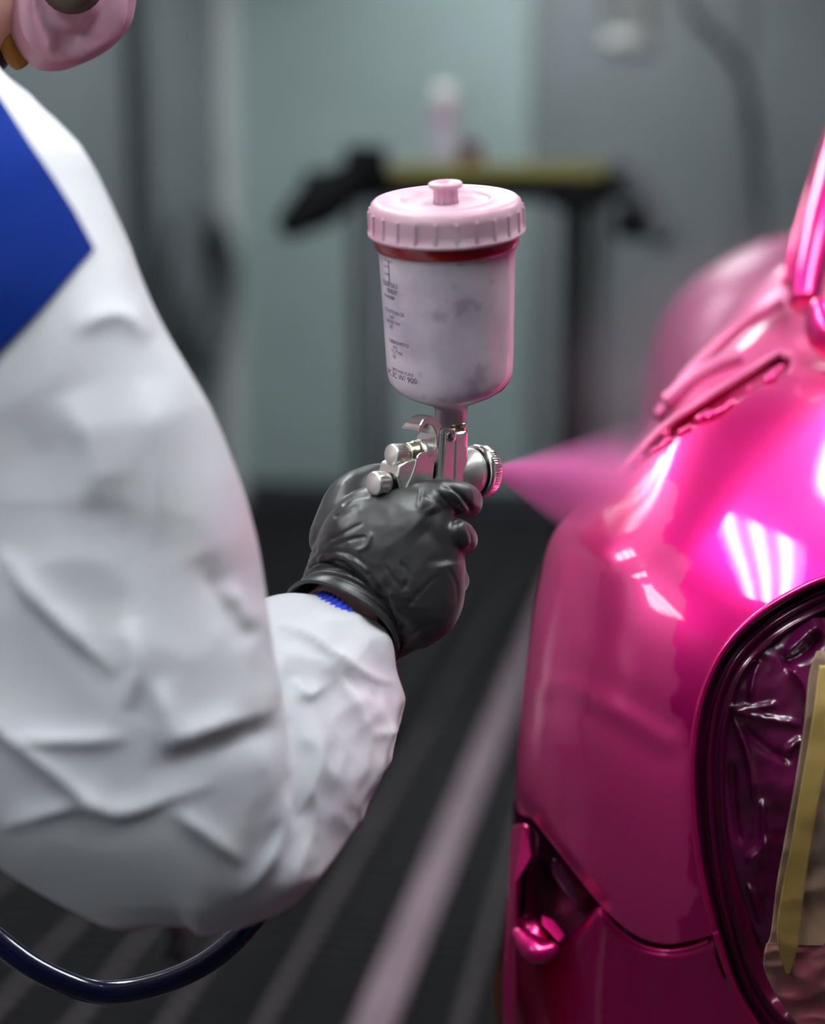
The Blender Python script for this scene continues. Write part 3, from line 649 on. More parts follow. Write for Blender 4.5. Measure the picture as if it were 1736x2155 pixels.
outline = [(655, 290), (652, 265), (668, 220), (700, 165), (735, 135), (775, 122), (815, 132), (850, 165), (885, 212), (903, 250), (885, 275), (868, 320), (860, 390), (852, 450), (842, 500), (832, 560), (820, 620), (808, 700), (797, 800), (790, 900), (785, 1040),
           (440, 1040), (470, 945), (520, 880), (560, 800), (592, 720), (618, 640), (636, 575), (655, 530), (690, 508), (770, 492), (818, 474), (836, 440), (838, 380), (834, 320), (815, 268), (785, 225), (748, 205), (715, 218), (690, 255), (678, 285)]
far = []
for (x, y) in outline:
    far.append(-HB if y > 330 else (-HB + (330 - y) / 200 * .007 if x < 800 else -HB + .003))
plate('body', [c5(*p_) for p_ in outline], HB, far, M['alu'], bevel=.0006)
# trigger: two cheek plates on a pivot, joined below by the finger bow
tr = [(985, 268), (1012, 278), (1030, 305), (1033, 345), (1028, 400), (1018, 600), (1005, 800), (1000, 960), (896, 960), (904, 820), (916, 600), (930, 390), (932, 330), (940, 295), (958, 276)]
plate('trigger', [c5(*p_) for p_ in tr], HB + .0035, HB + .0015, M['alu'], bevel=.0004)
t2 = [(x, y) for x, y in tr]
plate('trigger_cheek', [c5(x - 52, y - 22) for x, y in tr], HB + .0012, HB - .002, M['alu_matte'], bevel=.0004)
a0, c0 = gun_px(*c5(990, 338), HB + .0035)
sp = gp(a0, HB + .0035, c0)
mesh_obj('pivot_screw', *lathe([(0, 0), (0, .0040), (.0008, .0040), (.0009, .0034), (.0019, .0028), (.0024, .0014), (.0025, 0)], sp, gs, 32), M['chrome'], gun)
mesh_obj('pivot_sleeve', *tube([gp(a0, -HB, c0), gp(a0, HB + .001, c0)], .0042, 20), M['black_metal'], gun)
# needle packing in the gap behind the trigger
ax_, cx_ = gun_px(*c5(850, 700), 0.004)
mesh_obj('packing_nut', *lathe([(-.012, 0), (-.012, .005), (-.004, .005), (-.004, .0065), (.004, .0065), (.004, .005), (.014, .005), (.014, 0)], gp(ax_, .003, cx_), gf_, 18), M['black_metal'], gun, smooth=False)
# front body: paint inlet tube and spray head
an, cn = gun_px(996, 993)            # centre of air cap ring
ti = C(958, 900, .975)
at, ct = gun_px(960, 905)
inl_top = gp(at, 0, ct); 
mesh_obj('inlet_tube', *lathe([(-.045, .0098), (-.03, .0095), (-.012, .0085), (-.002, .0082), (0, .0076), (0, 0), (-.045, 0)][::-1], inl_top, gu, 40), M['alu'], gun)
mesh_obj('inlet_nut', *lathe([(-.001, 0), (-.001, .0072), (.0045, .0072), (.0055, .0062), (.0055, 0)], inl_top, gu, 36), M['brass'], gun)
av, cv_ = gun_px(1068 - 40, 1010)
mesh_obj('front_body', *plate_v if False else lathe([(-.030, 0), (-.030, .0105), (-.022, .0115), (-.016, .0150), (-.008, .0166), (-.003, .0168), (-.002, .0158), (-.002, 0)], gp(an, 0, cn), gf_, 56), M['alu_matte'], gun)
# web between body and head
wb_ = [(1010, 300), (1160, 275), (1166, 420), (1182, 500), (1182, 600), (1162, 720), (1152, 840), (1145, 1000), (985, 1000), (1000, 700)]
plate('neck_web', [c5(*p_) for p_ in wb_], .0118, -.0085, M['alu'], bevel=.0035)
mesh_obj('seal_ring', *lathe([(-.0025, 0), (-.0025, .0168), (.0005, .0170), (.0005, 0)], gp(an, 0, cn), gf_, 56), M['black_metal'], gun)
NK = 64
def knurl(a, r, th):
    if .0035 < a < .0105 and r > .015: return r + (.00045 if (int(th / (2 * PI) * NK * 4) % 4) < 2 else -.00025)
    return r
capo = gp(an, 0, cn)
mesh_obj('air_cap', *lathe([(0, 0), (0, 0.0181), (.0008, 0.0188), (.0030, 0.0188), (.0034, 0.0186), (.0040, 0.0186), (.0100, 0.0179), (.0106, 0.0177), (.012, 0.0169), (.0125, .0120), (.0135, .0100), (.0135, 0)], capo, gf_, NK * 4, rfun=knurl), M['alu'], gun)
mesh_obj('fluid_tip', *lathe([(.012, 0), (.012, .0042), (.0195, .0040), (.0205, .0032), (.0205, .0018), (.017, .0015), (.017, 0)], capo, gf_, 32), M['chrome'], gun)
for s_ in (-1, 1):
    h0 = capo + gf_ * .013 + gu * (s_ * .0118)
    mesh_obj('horn', *lathe([(-.002, 0), (-.002, .003), (.005, .0022), (.006, 0)], h0, gf_, 16), M['alu'], gun)
# rear knobs
def knob(name, fpx, r, prof, nk, mk='alu_matte'):
    a, c = gun_px(*fpx); o = gp(a, 0, c)
    lo, hi = prof
    def kn(x, rr, th):
        if lo < x < hi: return rr + (.0004 if (int(th / (2 * PI) * nk * 4) % 4) < 2 else -.0009)
        return rr
    k = mesh_obj(name, *lathe([(0, 0), (0, r * .9), (.0007, r), (.002, r), (.0022, r * 1.0), (lo + .0001, r), (hi - .0001, r), (hi + .0004, r * .9), (hi + .004, r * .86), (hi + .004, 0)], o, gf_, nk * 4, rfun=kn), M[mk], gun)
    return o, a, c, hi
o1, a1, c1, h1 = knob('fan_knob', c5(358, 535), .0071, (.0024, .0100), 28)
mesh_obj('fan_collar', *lathe([(h1 + .0030, 0), (h1 + .003, .0068), (h1 + .0045, .0078), (h1 + .008, .0080), (h1 + .0085, .0088), (h1 + .012, .0088), (h1 + .0125, .0078), (h1 + .030, .0078), (h1 + .032, .006), (h1 + .032, 0)], o1, gf_, 40), M['brass'], gun)
mesh_obj('fan_boss', *lathe([(h1 + .0128, 0), (h1 + .0128, .0090), (h1 + .015, .0096), (h1 + .046, .0092), (h1 + .048, .0)], o1, gf_, 40), M['alu_matte'], gun)
o2, a2, c2_, h2 = knob('fluid_knob', c5(170, 832), .0076, (.0024, .0088), 12)
mesh_obj('fluid_sleeve', *lathe([(h2 + .0030, 0), (h2 + .003, .0068), (h2 + .011, .0070), (h2 + .011, 0)], o2, gf_, 40), M['black_metal'], gun)
mesh_obj('fluid_collar', *lathe([(h2 + .0105, 0), (h2 + .0105, .0076), (h2 + .0125, .0082), (h2 + .0135, .0076), (h2 + .015, .0088), (h2 + .019, .0090), (h2 + .020, .0080), (h2 + .045, .0080), (h2 + .045, 0)], o2, gf_, 40), M['brass'], gun)
# rear block carrying both knobs
rb = [(430, 640), (500, 600), (640, 560), (700, 600), (700, 900), (520, 960), (440, 900), (400, 760)]
plate('rear_block', [c5(x + 30, y) for x, y in rb], HB - .001, -HB - .002, M['alu_matte'], bevel=.0015)
# wire clip under the fluid knob
cl = [C(*c5(*q), .935) for q in ((250, 1005), (200, 985), (150, 965), (120, 975), (125, 1000), (160, 1005), (215, 1000))]
mesh_obj('wire_clip', *tube(cl, .0011, 10, m=30), M['chrome'], gun)
# handle inside the grip, with air inlet stub
hpts = [C(868, 1050, .972), C(862, 1120, .974), C(850, 1220, .978), C(832, 1330, .982), C(806, 1392, .985)]
rg = []
for p_, r_ in zip([Vector(v) for v in catmull(hpts, 20)], np.linspace(.015, .0125, 20)):
    rg.append([p_ + gf_ * (math.cos(2 * PI * i / 24) * r_) + gs * (math.sin(2 * PI * i / 24) * r_ * .72) for i in range(24)])
mesh_obj('handle', *loft(rg), M['alu_matte'], gun)

# paint cup on its own tilted axis
CB = C(950, 893, .972); cu = c2w((-.035, .911, -.411)).normalized()
cref = -CF
cup = mesh_obj('paint_cup', *lathe([(-.001, 0), (-.001, .0098), (.004, .0108), (.0125, .0113), (.0145, .0122), (.0165, .0150), (.019, .0200), (.025, .0320), (.029, .0378), (.0325, .0405), (.036, .0418), (.041, .0425), (.055, .0428), (.090, .0436), (.128, .0445), (.131, .0448), (.131, .040), (.100, .040), (.1, 0)], CB, cu, 96, ref=cref), M['cup'], gun)
mesh_obj('sealing_ring', *lathe([(.1240, .0440), (.1240, .0462), (.1255, .0470), (.1325, .0474), (.1345, .0470), (.1345, .0440)], CB, cu, 96, ref=cref), M['red'], cup)
NR = 24
lid = mesh_obj('lid', *lathe([(.1325, .0450), (.1322, .0496), (.1330, .0508), (.1345, .0508), (.1352, .0497), (.1400, .0494), (.1470, .0492), (.1490, .0490), (.1497, .0486), (.1520, .0478), (.1535, .0462), (.1540, .0440), (.1538, .0390), (.1530, .0330), (.1540, .0314), (.1542, .0300), (.1532, .0288), (.1516, .0280), (.1512, .0200), (.1512, .0085), (.1512, 0)], CB, cu, 144, ref=cref), M['lid'], cup)
xr = (cref - cu * cref.dot(cu)).normalized(); yr = cu.cross(xr)
for k in range(NR):
    th = 2 * PI * (k + .35) / NR; rd = xr * math.cos(th) + yr * math.sin(th); tg = cu.cross(rd)
    mesh_obj('rib', *box(CB + cu * .1418 + rd * .0495, .0018, .0022, .0135, (rd, tg, cu)), M['lid'], lid, smooth=False, bevel=.0007)
def flute(a, r, th): return r * (1 - .07 * (0.5 + 0.5 * math.cos(th * 12))) if a < .1605 else r
mesh_obj('vent_cap', *lathe([(.1505, 0), (.1505, .0086), (.1540, .0082), (.1602, .0080), (.1606, .0082), (.1610, .0104), (.1618, .0109), (.1634, .0109), (.1640, .0103), (.1640, .0062), (.1632, .0052), (.1626, .0), ], CB, cu, 96, ref=cref, rfun=flute), M['lid'], cup)
# mirrored fill-scale print wrapped on the cup wall
def print_line(txt, th0, tpos, size, wscale=1.0):
    cur = bpy.data.curves.new('t', 'FONT'); cur.body = txt; cur.size = size * 1.2; cur.align_x = 'RIGHT'; cur.resolution_u = 2
    to = bpy.data.objects.new('t', cur); COL.objects.link(to)
    dg = bpy.context.evaluated_depsgraph_get(); dg.update(); me = bpy.data.meshes.new_from_object(to.evaluated_get(dg))
    bpy.data.objects.remove(to)
    bm = bmesh.new(); bm.from_mesh(me); bmesh.ops.subdivide_edges(bm, edges=bm.edges, cuts=1, use_grid_fill=True)
    r0 = .0440
    for v in bm.verts:
        x, y = v.co.x * wscale, v.co.y
        tt = tpos + y; r = np.interp(tt, [.041, .055, .09, .128], [.0425, .0428, .0436, .0445]) + .00012
        th = th0 + x / r0
        # screen-right of the cup's front = direction of +CR
        d_ = xr * math.cos(th) + sgn * yr * math.sin(th)
        v.co = CB + cu * tt + d_ * r
    bm.to_mesh(me); bm.free()
    return link('print', me, M['ink'], cup, smooth=False)
sgn = 1 if yr.dot(CR) > 0 else -1
for txt, th0, tp, sz in (('E:0/8:063', -.84, .1035, .0042), ('09:MS:01', -.86, .0992, .0026), ('VANGMBE', -.92, .0957, .0026), ('SOLUTION:CB', -.74, .0862, .0029), ('(ml)', -.98, .0828, .0026), ('RATIO,TM', -.84, .0790, .0030), ('03', -1.02, .0755, .0034),
                         ('GBERNHETO', -.68, .0660, .0030), ('(ml)', -.94, .0628, .0026), ('TO,TYM', -.82, .0592, .0030), ('03', -.98, .0558, .0032), ('BESTAND.SCALE', -.62, .0470, .0024), ('OC 3C W/ 900', -.56, .0422, .0046)):
    print_line(txt, th0, tp, sz)
lines = []
for tt, th0, th1 in ((.1115, -1.16, -1.02), (.1165, -1.16, -1.02), (.1205, -1.18, -.92), (.1022, -1.1, -.84)):
    q = [CB + cu * tt + (xr * math.cos(th) + sgn * yr * math.sin(th)) * .0443 for th in np.linspace(th0, th1, 6)]; lines.append(tube(q, .00022, 6))
q = [CB + cu * tt + (xr * math.cos(-1.03) + sgn * yr * math.sin(-1.03)) * .0444 for tt in (.1060, .1205)]; lines.append(tube(q, .00022, 6))
mesh_obj('print', *join(*lines), M['ink'], cup)

# air hose from the handle, looping under the elbow
hp = [C(806, 1392, .985), C(770, 1450, 1.0), C(700, 1600, 1.02), C(620, 1800, 1.0), C(540, 1925, .975), C(450, 2015, .962), C(335, 2070, .952), C(215, 2088, .945), C(110, 2056, .935), C(10, 1992, .93), C(-120, 1870, .93), C(-300, 1600, .98), Vector((-.72, 1.25, .9)), Vector((-.9, 1.5, .4)), Vector((-1.05, 1.9, .05)), Vector((-1.2, 2.6, .012)), Vector((-1.5, 3.4, .012))]
hose = empty('air_hose', hp[0], 'dark navy rubber air hose looping below the white sleeve', 'hose')
mesh_obj('tube', *tube(hp, .0077, 20, m=180), M['hose'], hose)
mesh_obj('coupling', *lathe([(-.012, 0), (-.012, .0085), (.006, .0085), (.008, .0075), (.02, .0075), (.02, 0)], hp[0], (hp[1] - hp[0]), 8), M['brass'], hose, smooth=False)

# ------------------------------------------------------------------ car
car_base = C(1500, 1600, 1.1); car_base.z = 0
car = empty('car', car_base, 'freshly sprayed glossy magenta car body with masked round opening', 'car')
D0 = .965
def xbulge(x, y=1180.):
    x0 = 1620 + 130 * np.tanh((np.asarray(y, float) - 1180) / 150.)
    q = (np.asarray(x, float) - x0) / 3000.; a = np.abs(q)
    return -np.where(a < .2, q * q / .62, .04 / .62 + (a - .2) * .4 / .62)
ytab = [300, 500, 560, 630, 710, 800, 900, 1000, 1100, 1200, 1300, 1400, 1500, 1700, 1900, 2155, 3000]
dtab = [.62, .44, .37, .305, .235, .168, .119, .081, .049, .0235, .0067, 0, 0, .008, .030, .075, .20]
outline_car = [(1085, 1720), (1085, 1690), (1088, 1600), (1096, 1490), (1108, 1385), (1122, 1290), (1136, 1215), (1152, 1150), (1180, 1098), (1235, 1048), (1300, 1000), (1380, 905), (1470, 800), (1560, 715), (1650, 630), (1800, 500), (2000, 400)]
oc = [tuple(q) for q in catmull(outline_car, 160)]
yfine = np.linspace(300, 3000, 2701); dfine = np.interp(yfine, ytab, dtab)
kk = np.exp(-(np.arange(-240, 241) / 80.) ** 2); kk /= kk.sum()
dfine = np.convolve(np.pad(dfine, 240, mode='reflect', reflect_type='odd'), kk, mode='valid')
ytab, dtab = yfine, dfine
def car_depth(px, py, W=235., Dz=.07):
    px = np.asarray(px, float); py = np.asarray(py, float)
    d = D0 + np.interp(py, ytab, dtab) - xbulge(px, py)
    q = np.clip(poly_dist(px, py, oc) / W, 0, 1)
    ins = Dz * (1 - np.sqrt(np.maximum(0, 1 - (1 - q) ** 2)))
    return d + ins
pairs = [((1500, 1962), (1497, 1968)), ((1483, 1900), (1405, 1986)), ((1468, 1830), (1335, 1966)), ((1458, 1760), (1262, 1903)), ((1452, 1690), (1190, 1812)), ((1450, 1620), (1125, 1728)),
         ((1456, 1540), (1086, 1688)), ((1470, 1470), (1096, 1500)), ((1492, 1410), (1112, 1360)), ((1520, 1360), (1133, 1230)), ((1560, 1315), (1166, 1120)), ((1610, 1275), (1245, 1040)),
         ((1670, 1240), (1345, 948)), ((1736, 1212), (1440, 836)), ((1830, 1195), (1590, 688)), ((1930, 1215), (1800, 500)), ((2020, 1270), (2200, 450)), ((2100, 1400), (2800, 700)), ((2150, 1600), (3000, 1500)), ((2130, 1850), (2800, 1960)), ((2080, 1990), (2300, 2000))]
NU, NV = 420, 130
PA = catmull([a for a, b in pairs], NU); PO = catmull([b for a, b in pairs], NU)
uu = np.linspace(0, 1, NV); uu = 1 - (1 - uu) ** 1.5                      # denser toward the outline
gx_ = PA[:, None, 0] * (1 - uu) + PO[:, None, 0] * uu; gy_ = PA[:, None, 1] * (1 - uu) + PO[:, None, 1] * uu
gd_ = car_depth(gx_, gy_)
# long vent slot pressed into the top of the wing
slot = [(1318, 992), (1400, 915), (1480, 862), (1560, 812), (1640, 768)]
sd_ = poly_dist(gx_, gy_, [tuple(q) for q in catmull(slot, 30)])
halfw = np.interp(gx_, [1318, 1450, 1640], [7, 15, 21])
gd_ = gd_ + .028 * np.clip((halfw - sd_) / 6 + .5, 0, 1)
# feature crease across the lower panel
cr_d = poly_dist(gx_, gy_, [tuple(q) for q in catmull([(1100, 1455), (1180, 1440), (1260, 1475), (1340, 1520), (1400, 1560)], 30)])
gd_ = gd_ - .0008 * np.exp(-(cr_d / 24) ** 2) + .0008 * np.exp(-((cr_d - 40) / 30) ** 2)
lip_d = poly_dist(gx_, gy_, [tuple(q) for q in catmull([(1085, 1690), (1125, 1728), (1190, 1812), (1262, 1903)], 30)])
gd_ = gd_ + .008 * np.exp(-(lip_d / 16) ** 2)
V = []
for i in range(NU):
    for j in range(NV): V.append(C(gx_[i, j], gy_[i, j], gd_[i, j]))
F = [(i * NV + j, i * NV + j + 1, (i + 1) * NV + j + 1, (i + 1) * NV + j) for i in range(NU - 1) for j in range(NV - 1)]
# turned-in edge running back from the outline
base = len(V); NB = 10
for i in range(NU):
    e_ = V[i * NV + NV - 1]
    for k in range(1, NB + 1):
        f_ = k / NB
        V.append(e_ + (e_ - CO).normalized() * (.16 * f_) + (BD * .02 + BS * .12 + BZ * (-.05)) * (f_ ** 2))
for i in range(NU - 1):
    F.append((i * NV + NV - 1, base + i * NB, base + (i + 1) * NB, (i + 1) * NV + NV - 1))
    for k in range(NB - 1): F.append((base + i * NB + k, base + i * NB + k + 1, base + (i + 1) * NB + k + 1, base + (i + 1) * NB + k))
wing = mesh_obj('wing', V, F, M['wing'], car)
wing['label'] = 'glossy magenta wing panel'
# rim bar along the slot and beads of wet sealant on its lower edge
def on_car(px, py, off=0.0): return C(px, py, float(car_depth(px, py)) - off)
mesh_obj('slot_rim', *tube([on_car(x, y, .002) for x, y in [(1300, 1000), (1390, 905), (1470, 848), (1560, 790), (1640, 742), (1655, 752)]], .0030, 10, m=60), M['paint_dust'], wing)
bead = []
rnd = random.Random(3)
for x, y, r in ((1338, 975, 5), (1345, 960, 4), (1372, 945, 5), (1388, 936, 5), (1400, 925, 6), (1398, 908, 5), (1430, 905, 5), (1445, 897, 5), (1470, 878, 8), (1492, 872, 8), (1512, 862, 7), (1530, 850, 6), (1540, 840, 4), (1572, 815, 4), (1615, 795, 8), (1625, 782, 7), (1640, 770, 5), (1320, 988, 4), (1480, 868, 6)):
    c0 = on_car(x, y + 6, .003); rr = r / 3000 * 1.4
    bead.append(chain([c0, c0 + CR * rr * 1.2 + CU * rr * .8], [rr, rr * .9], n=12, m=5))
link('sealant', remesh(bead, .0012, 3), M['paint'], wing)

# rolled lips of the round opening
lipprof = [(2, .001), (0, -.0016), (-7, -.0028), (-14, -.0012), (-18, .004), (-22, .012), (-34, .014), (-40, .0095), (-45, .0100), (-50, .0135), (-60, .016), (-64, .0125), (-69, .013), (-74, .018), (-86, .024), (-104, .046), (-118, .062)]
cen = np.array([1800., 1660.])
ring_pts = [a for a, b in pairs] + [(2010, 2120), (1900, 2230), (1790, 2260), (1690, 2240), (1610, 2190), (1545, 2090)]
RP = catmull(ring_pts + ring_pts[:1], 301)[:-1]
rings = []
for q in RP:
    d_ = cen - q; d_ = d_ / np.hypot(*d_); row = []
    base_d = float(car_depth(q[0], q[1]))
    for off, dd in lipprof:
        x, y = q - d_ * off * 1.0; row.append(C(x, y, base_d + dd))
    rings.append(row)
nP = len(lipprof); V = [v for r in rings for v in r]; n_ = len(rings)
F = [(i * nP + j, i * nP + j + 1, ((i + 1) % n_) * nP + j + 1, ((i + 1) % n_) * nP + j) for i in range(n_) for j in range(nP - 1)]
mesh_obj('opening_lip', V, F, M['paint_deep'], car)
mesh_obj('lip_edge', *tube([C(*(q + (cen - q) / np.hypot(*(cen - q)) * 5), float(car_depth(q[0], q[1])) - .0030) for q in list(RP) + [RP[0]]], .0022, 10), M['paint'], car)

for off_, rr_, dd_ in ((40, .0013, .0085), (66, .0012, .0115)):
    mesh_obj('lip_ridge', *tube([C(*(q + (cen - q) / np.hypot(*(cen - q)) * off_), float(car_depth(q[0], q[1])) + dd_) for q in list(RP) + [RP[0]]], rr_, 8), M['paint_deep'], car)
# lower bumper skin
top = [(1084, 1975), (1100, 1995), (1135, 2010), (1170, 1994), (1225, 1940), (1262, 1908), (1300, 1952), (1345, 1985), (1400, 1998), (1450, 1992), (1500, 1972)]
Tc = catmull(top, 160)
botx = np.interp(np.linspace(0, 1, 160), [0, 1], [1084, 1690])
NVb = 60; V = []
for i in range(160):
    for j in range(NVb):
        f_ = j / (NVb - 1)
        yb = 2700.; y = Tc[i][1] * (1 - f_) + yb * f_
        # right edge follows the opening
        xr_lim = np.interp(y, [1960, 2000, 2080, 2155, 2240, 2700], [1500, 1510, 1540, 1580, 1640, 1690])
        s_ = (Tc[i][0] - 1084) / (1500 - 1084)
        x = Tc[i][0] if f_ == 0 else 1084 + s_ * (xr_lim - 1084)
        x = Tc[i][0] * max(0, 1 - f_ * 6) + x * min(1, f_ * 6)
        dd = D0 + np.interp(y, ytab, dtab) + .006 - xbulge(x, y)
        q = min(max((x - 1084) / 200, 0), 1); dd += .07 * (1 - math.sqrt(max(0, 1 - (1 - q) ** 2)))
        if j < 3: dd += (.006, .0015, 0)[j]
        V.append(C(x, y, dd))
F = [(i * NVb + j, i * NVb + j + 1, (i + 1) * NVb + j + 1, (i + 1) * NVb + j) for i in range(159) for j in range(NVb - 1)]
base = len(V)
for j in range(NVb): V.append(V[j] + (V[j] - CO).normalized() * .2 + BS * .1)
F += [(j, base + j, base + j + 1, j + 1) for j in range(NVb - 1)]
base = len(V)
for i in range(160): V.append(V[i * NVb] + (V[i * NVb] - CO).normalized() * .05 + Vector((0, 0, -.01)))
F += [(i * NVb, base + i, base + i + 1, (i + 1) * NVb) for i in range(159)]
mesh_obj('bumper', V, F, M['paint'], car)
# bright edge of the bumper along the shut line
mesh_obj('bumper_edge', *tube([C(x, y + 3, D0 + np.interp(y, ytab, dtab) - xbulge(x, y) + .004 + .07 * (1 - math.sqrt(max(0, 1 - (1 - min((x - 1084) / 200, 1)) ** 2)))) for x, y in [(1262, 1908), (1285, 1938), (1300, 1952), (1345, 1985), (1400, 1998), (1450, 1992), (1490, 1978)]], .0012, 8, m=40), M['paint'], car)

# lamp recess between wing and bumper: floor, wall and brackets
def cpoly(name, pts, thick, mt, parent=car, bevel=.0012, smooth=False):
    A = [C(*p_) for p_ in pts]; Bk = [v + (v - CO).normalized() * thick for v in A]; n = len(A)
    F = [tuple(range(n)), tuple(range(2 * n - 1, n - 1, -1))] + [(i, i + n, (i + 1) % n + n, (i + 1) % n) for i in range(n)]
    return mesh_obj(name, A + Bk, F, mt, parent, smooth=smooth, bevel=bevel, bseg=3)
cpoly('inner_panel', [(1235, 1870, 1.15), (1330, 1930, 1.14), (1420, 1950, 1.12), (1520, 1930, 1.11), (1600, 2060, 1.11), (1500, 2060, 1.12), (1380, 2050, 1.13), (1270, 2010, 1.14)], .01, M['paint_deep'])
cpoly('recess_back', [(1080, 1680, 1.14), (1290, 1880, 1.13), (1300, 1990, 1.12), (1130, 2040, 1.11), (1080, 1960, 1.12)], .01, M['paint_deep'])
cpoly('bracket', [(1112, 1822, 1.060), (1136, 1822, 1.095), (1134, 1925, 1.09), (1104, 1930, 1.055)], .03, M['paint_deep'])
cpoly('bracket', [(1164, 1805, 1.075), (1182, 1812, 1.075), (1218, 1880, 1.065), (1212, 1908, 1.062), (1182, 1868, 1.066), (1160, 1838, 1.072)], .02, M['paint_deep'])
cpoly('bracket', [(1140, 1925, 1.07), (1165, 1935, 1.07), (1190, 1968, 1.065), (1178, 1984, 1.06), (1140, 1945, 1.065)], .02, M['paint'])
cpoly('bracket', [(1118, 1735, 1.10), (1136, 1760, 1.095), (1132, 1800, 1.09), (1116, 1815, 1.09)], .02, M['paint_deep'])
lo = [chain([C(1092, 1965, 1.075), C(1112, 1990, 1.068), C(1135, 2004, 1.064), C(1160, 1996, 1.064)], [.006, .009, .009, .006], m=14), chain([C(1100, 1950, 1.085), C(1122, 1962, 1.08), C(1140, 1985, 1.075)], [.008, .010, .008], m=10)]
link('recess_floor', remesh(lo, .0016, 4), M['paint'], car)
cpoly('flange', [(1078, 1738, 1.10), (1096, 1732, 1.085), (1116, 1738, 1.08), (1112, 1800, 1.078), (1098, 1832, 1.075), (1090, 1860, 1.075), (1086, 1990, 1.07), (1084, 2300, 1.08), (1052, 2300, 1.12), (1058, 2080, 1.11), (1066, 1920, 1.105)], .03, M['paint'], bevel=.003)
tag(cpoly('masking_paper_strip', [(1064, 1895, 1.16), (1056, 1985, 1.155), (1036, 2070, 1.15), (1040, 2155, 1.15), (1034, 2400, 1.16), (1090, 2400, 1.16), (1090, 1895, 1.17)], .002, M['paper'], parent=None, bevel=0), 'narrow tan masking paper strip hanging behind the bumper edge', 'masking paper')

# bonnet behind the slot, far wing and pillar: same body, further back
def shell(name, outl, other, d_out, d_in, n=60, m=40, W=.5, bulge=.05, mt='paint'):
    A = catmull(outl, n); Bo = catmull(other, n); V = []
    for i in range(n):
        for j in range(m):
            f_ = j / (m - 1); x, y = A[i] * (1 - f_) + Bo[i] * f_
            q = min(f_ / W, 1); d_ = d_out + (d_in - d_out) * math.sqrt(max(0, 1 - (1 - q) ** 2)); V.append(C(x, y, d_))
    F = [(i * m + j, i * m + j + 1, (i + 1) * m + j + 1, (i + 1) * m + j) for i in range(n - 1) for j in range(m - 1)]
    base = len(V)
    for i in range(n): V.append(V[i * m] + (V[i * m] - CO).normalized() * .25 + BS * .15 - BZ * .05)
    F += [(i * m, base + i, base + i + 1, (i + 1) * m) for i in range(n - 1)]
    return mesh_obj(name, V, F, M[mt], car)
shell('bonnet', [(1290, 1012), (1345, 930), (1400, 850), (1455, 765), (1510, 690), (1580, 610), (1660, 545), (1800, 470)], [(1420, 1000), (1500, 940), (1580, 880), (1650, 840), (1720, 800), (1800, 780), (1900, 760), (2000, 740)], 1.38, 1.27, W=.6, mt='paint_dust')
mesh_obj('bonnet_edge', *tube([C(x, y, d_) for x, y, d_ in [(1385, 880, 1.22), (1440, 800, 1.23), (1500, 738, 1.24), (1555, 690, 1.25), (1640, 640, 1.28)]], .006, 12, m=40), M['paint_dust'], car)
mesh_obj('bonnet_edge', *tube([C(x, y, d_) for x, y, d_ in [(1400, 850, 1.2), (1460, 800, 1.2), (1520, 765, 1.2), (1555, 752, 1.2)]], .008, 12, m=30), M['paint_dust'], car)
shell('far_wing', [(1345, 1020), (1350, 900), (1362, 780), (1385, 690), (1440, 610), (1520, 550), (1620, 505), (1760, 480)], [(1500, 1020), (1560, 920), (1600, 840), (1640, 780), (1700, 730), (1760, 700), (1820, 680), (1900, 660)], 1.95, 1.75, W=.5, mt='paint_dull')
mesh_obj('pillar', *tube([C(1692, 640, 1.22), C(1705, 560, 1.24), C(1738, 430, 1.28), (C(1800, 250, 1.34)), C(1900, 0, 1.45)], [.014, .0155, .018, .022, .028], 20, m=40), M['paint'], car)
mesh_obj('pillar_flange', *tube([C(1660, 600, 1.28), C(1678, 520, 1.30), C(1712, 420, 1.34), C(1770, 270, 1.4)], [.006, .008, .010, .014], 14, m=30), M['paint'], car)
tag(cpoly('masking_paper_edge', [(1672, 520, 1.36), (1700, 430, 1.38), (1736, 335, 1.41), (1800, 180, 1.46), (1840, 200, 1.46), (1770, 380, 1.4), (1720, 500, 1.37)], .003, M['paper'], parent=None, bevel=0), 'tan masking paper edge along the car pillar', 'masking paper')
mesh_obj('hinge_knuckle', *chain([C(1730, 660, 1.17), C(1742, 700, 1.165), C(1765, 735, 1.16)], [.014, .018, .014], m=10), M['paint'], car)
# far body side out of frame keeps the car whole
mesh_obj('body_side', *join(bbox(.95, 1.9, .9, 3.6, .25, .95), bbox(.75, 1.1, 1.5, 3.6, .25, .7)), M['paint'], car, smooth=False, bevel=.08, bseg=6)

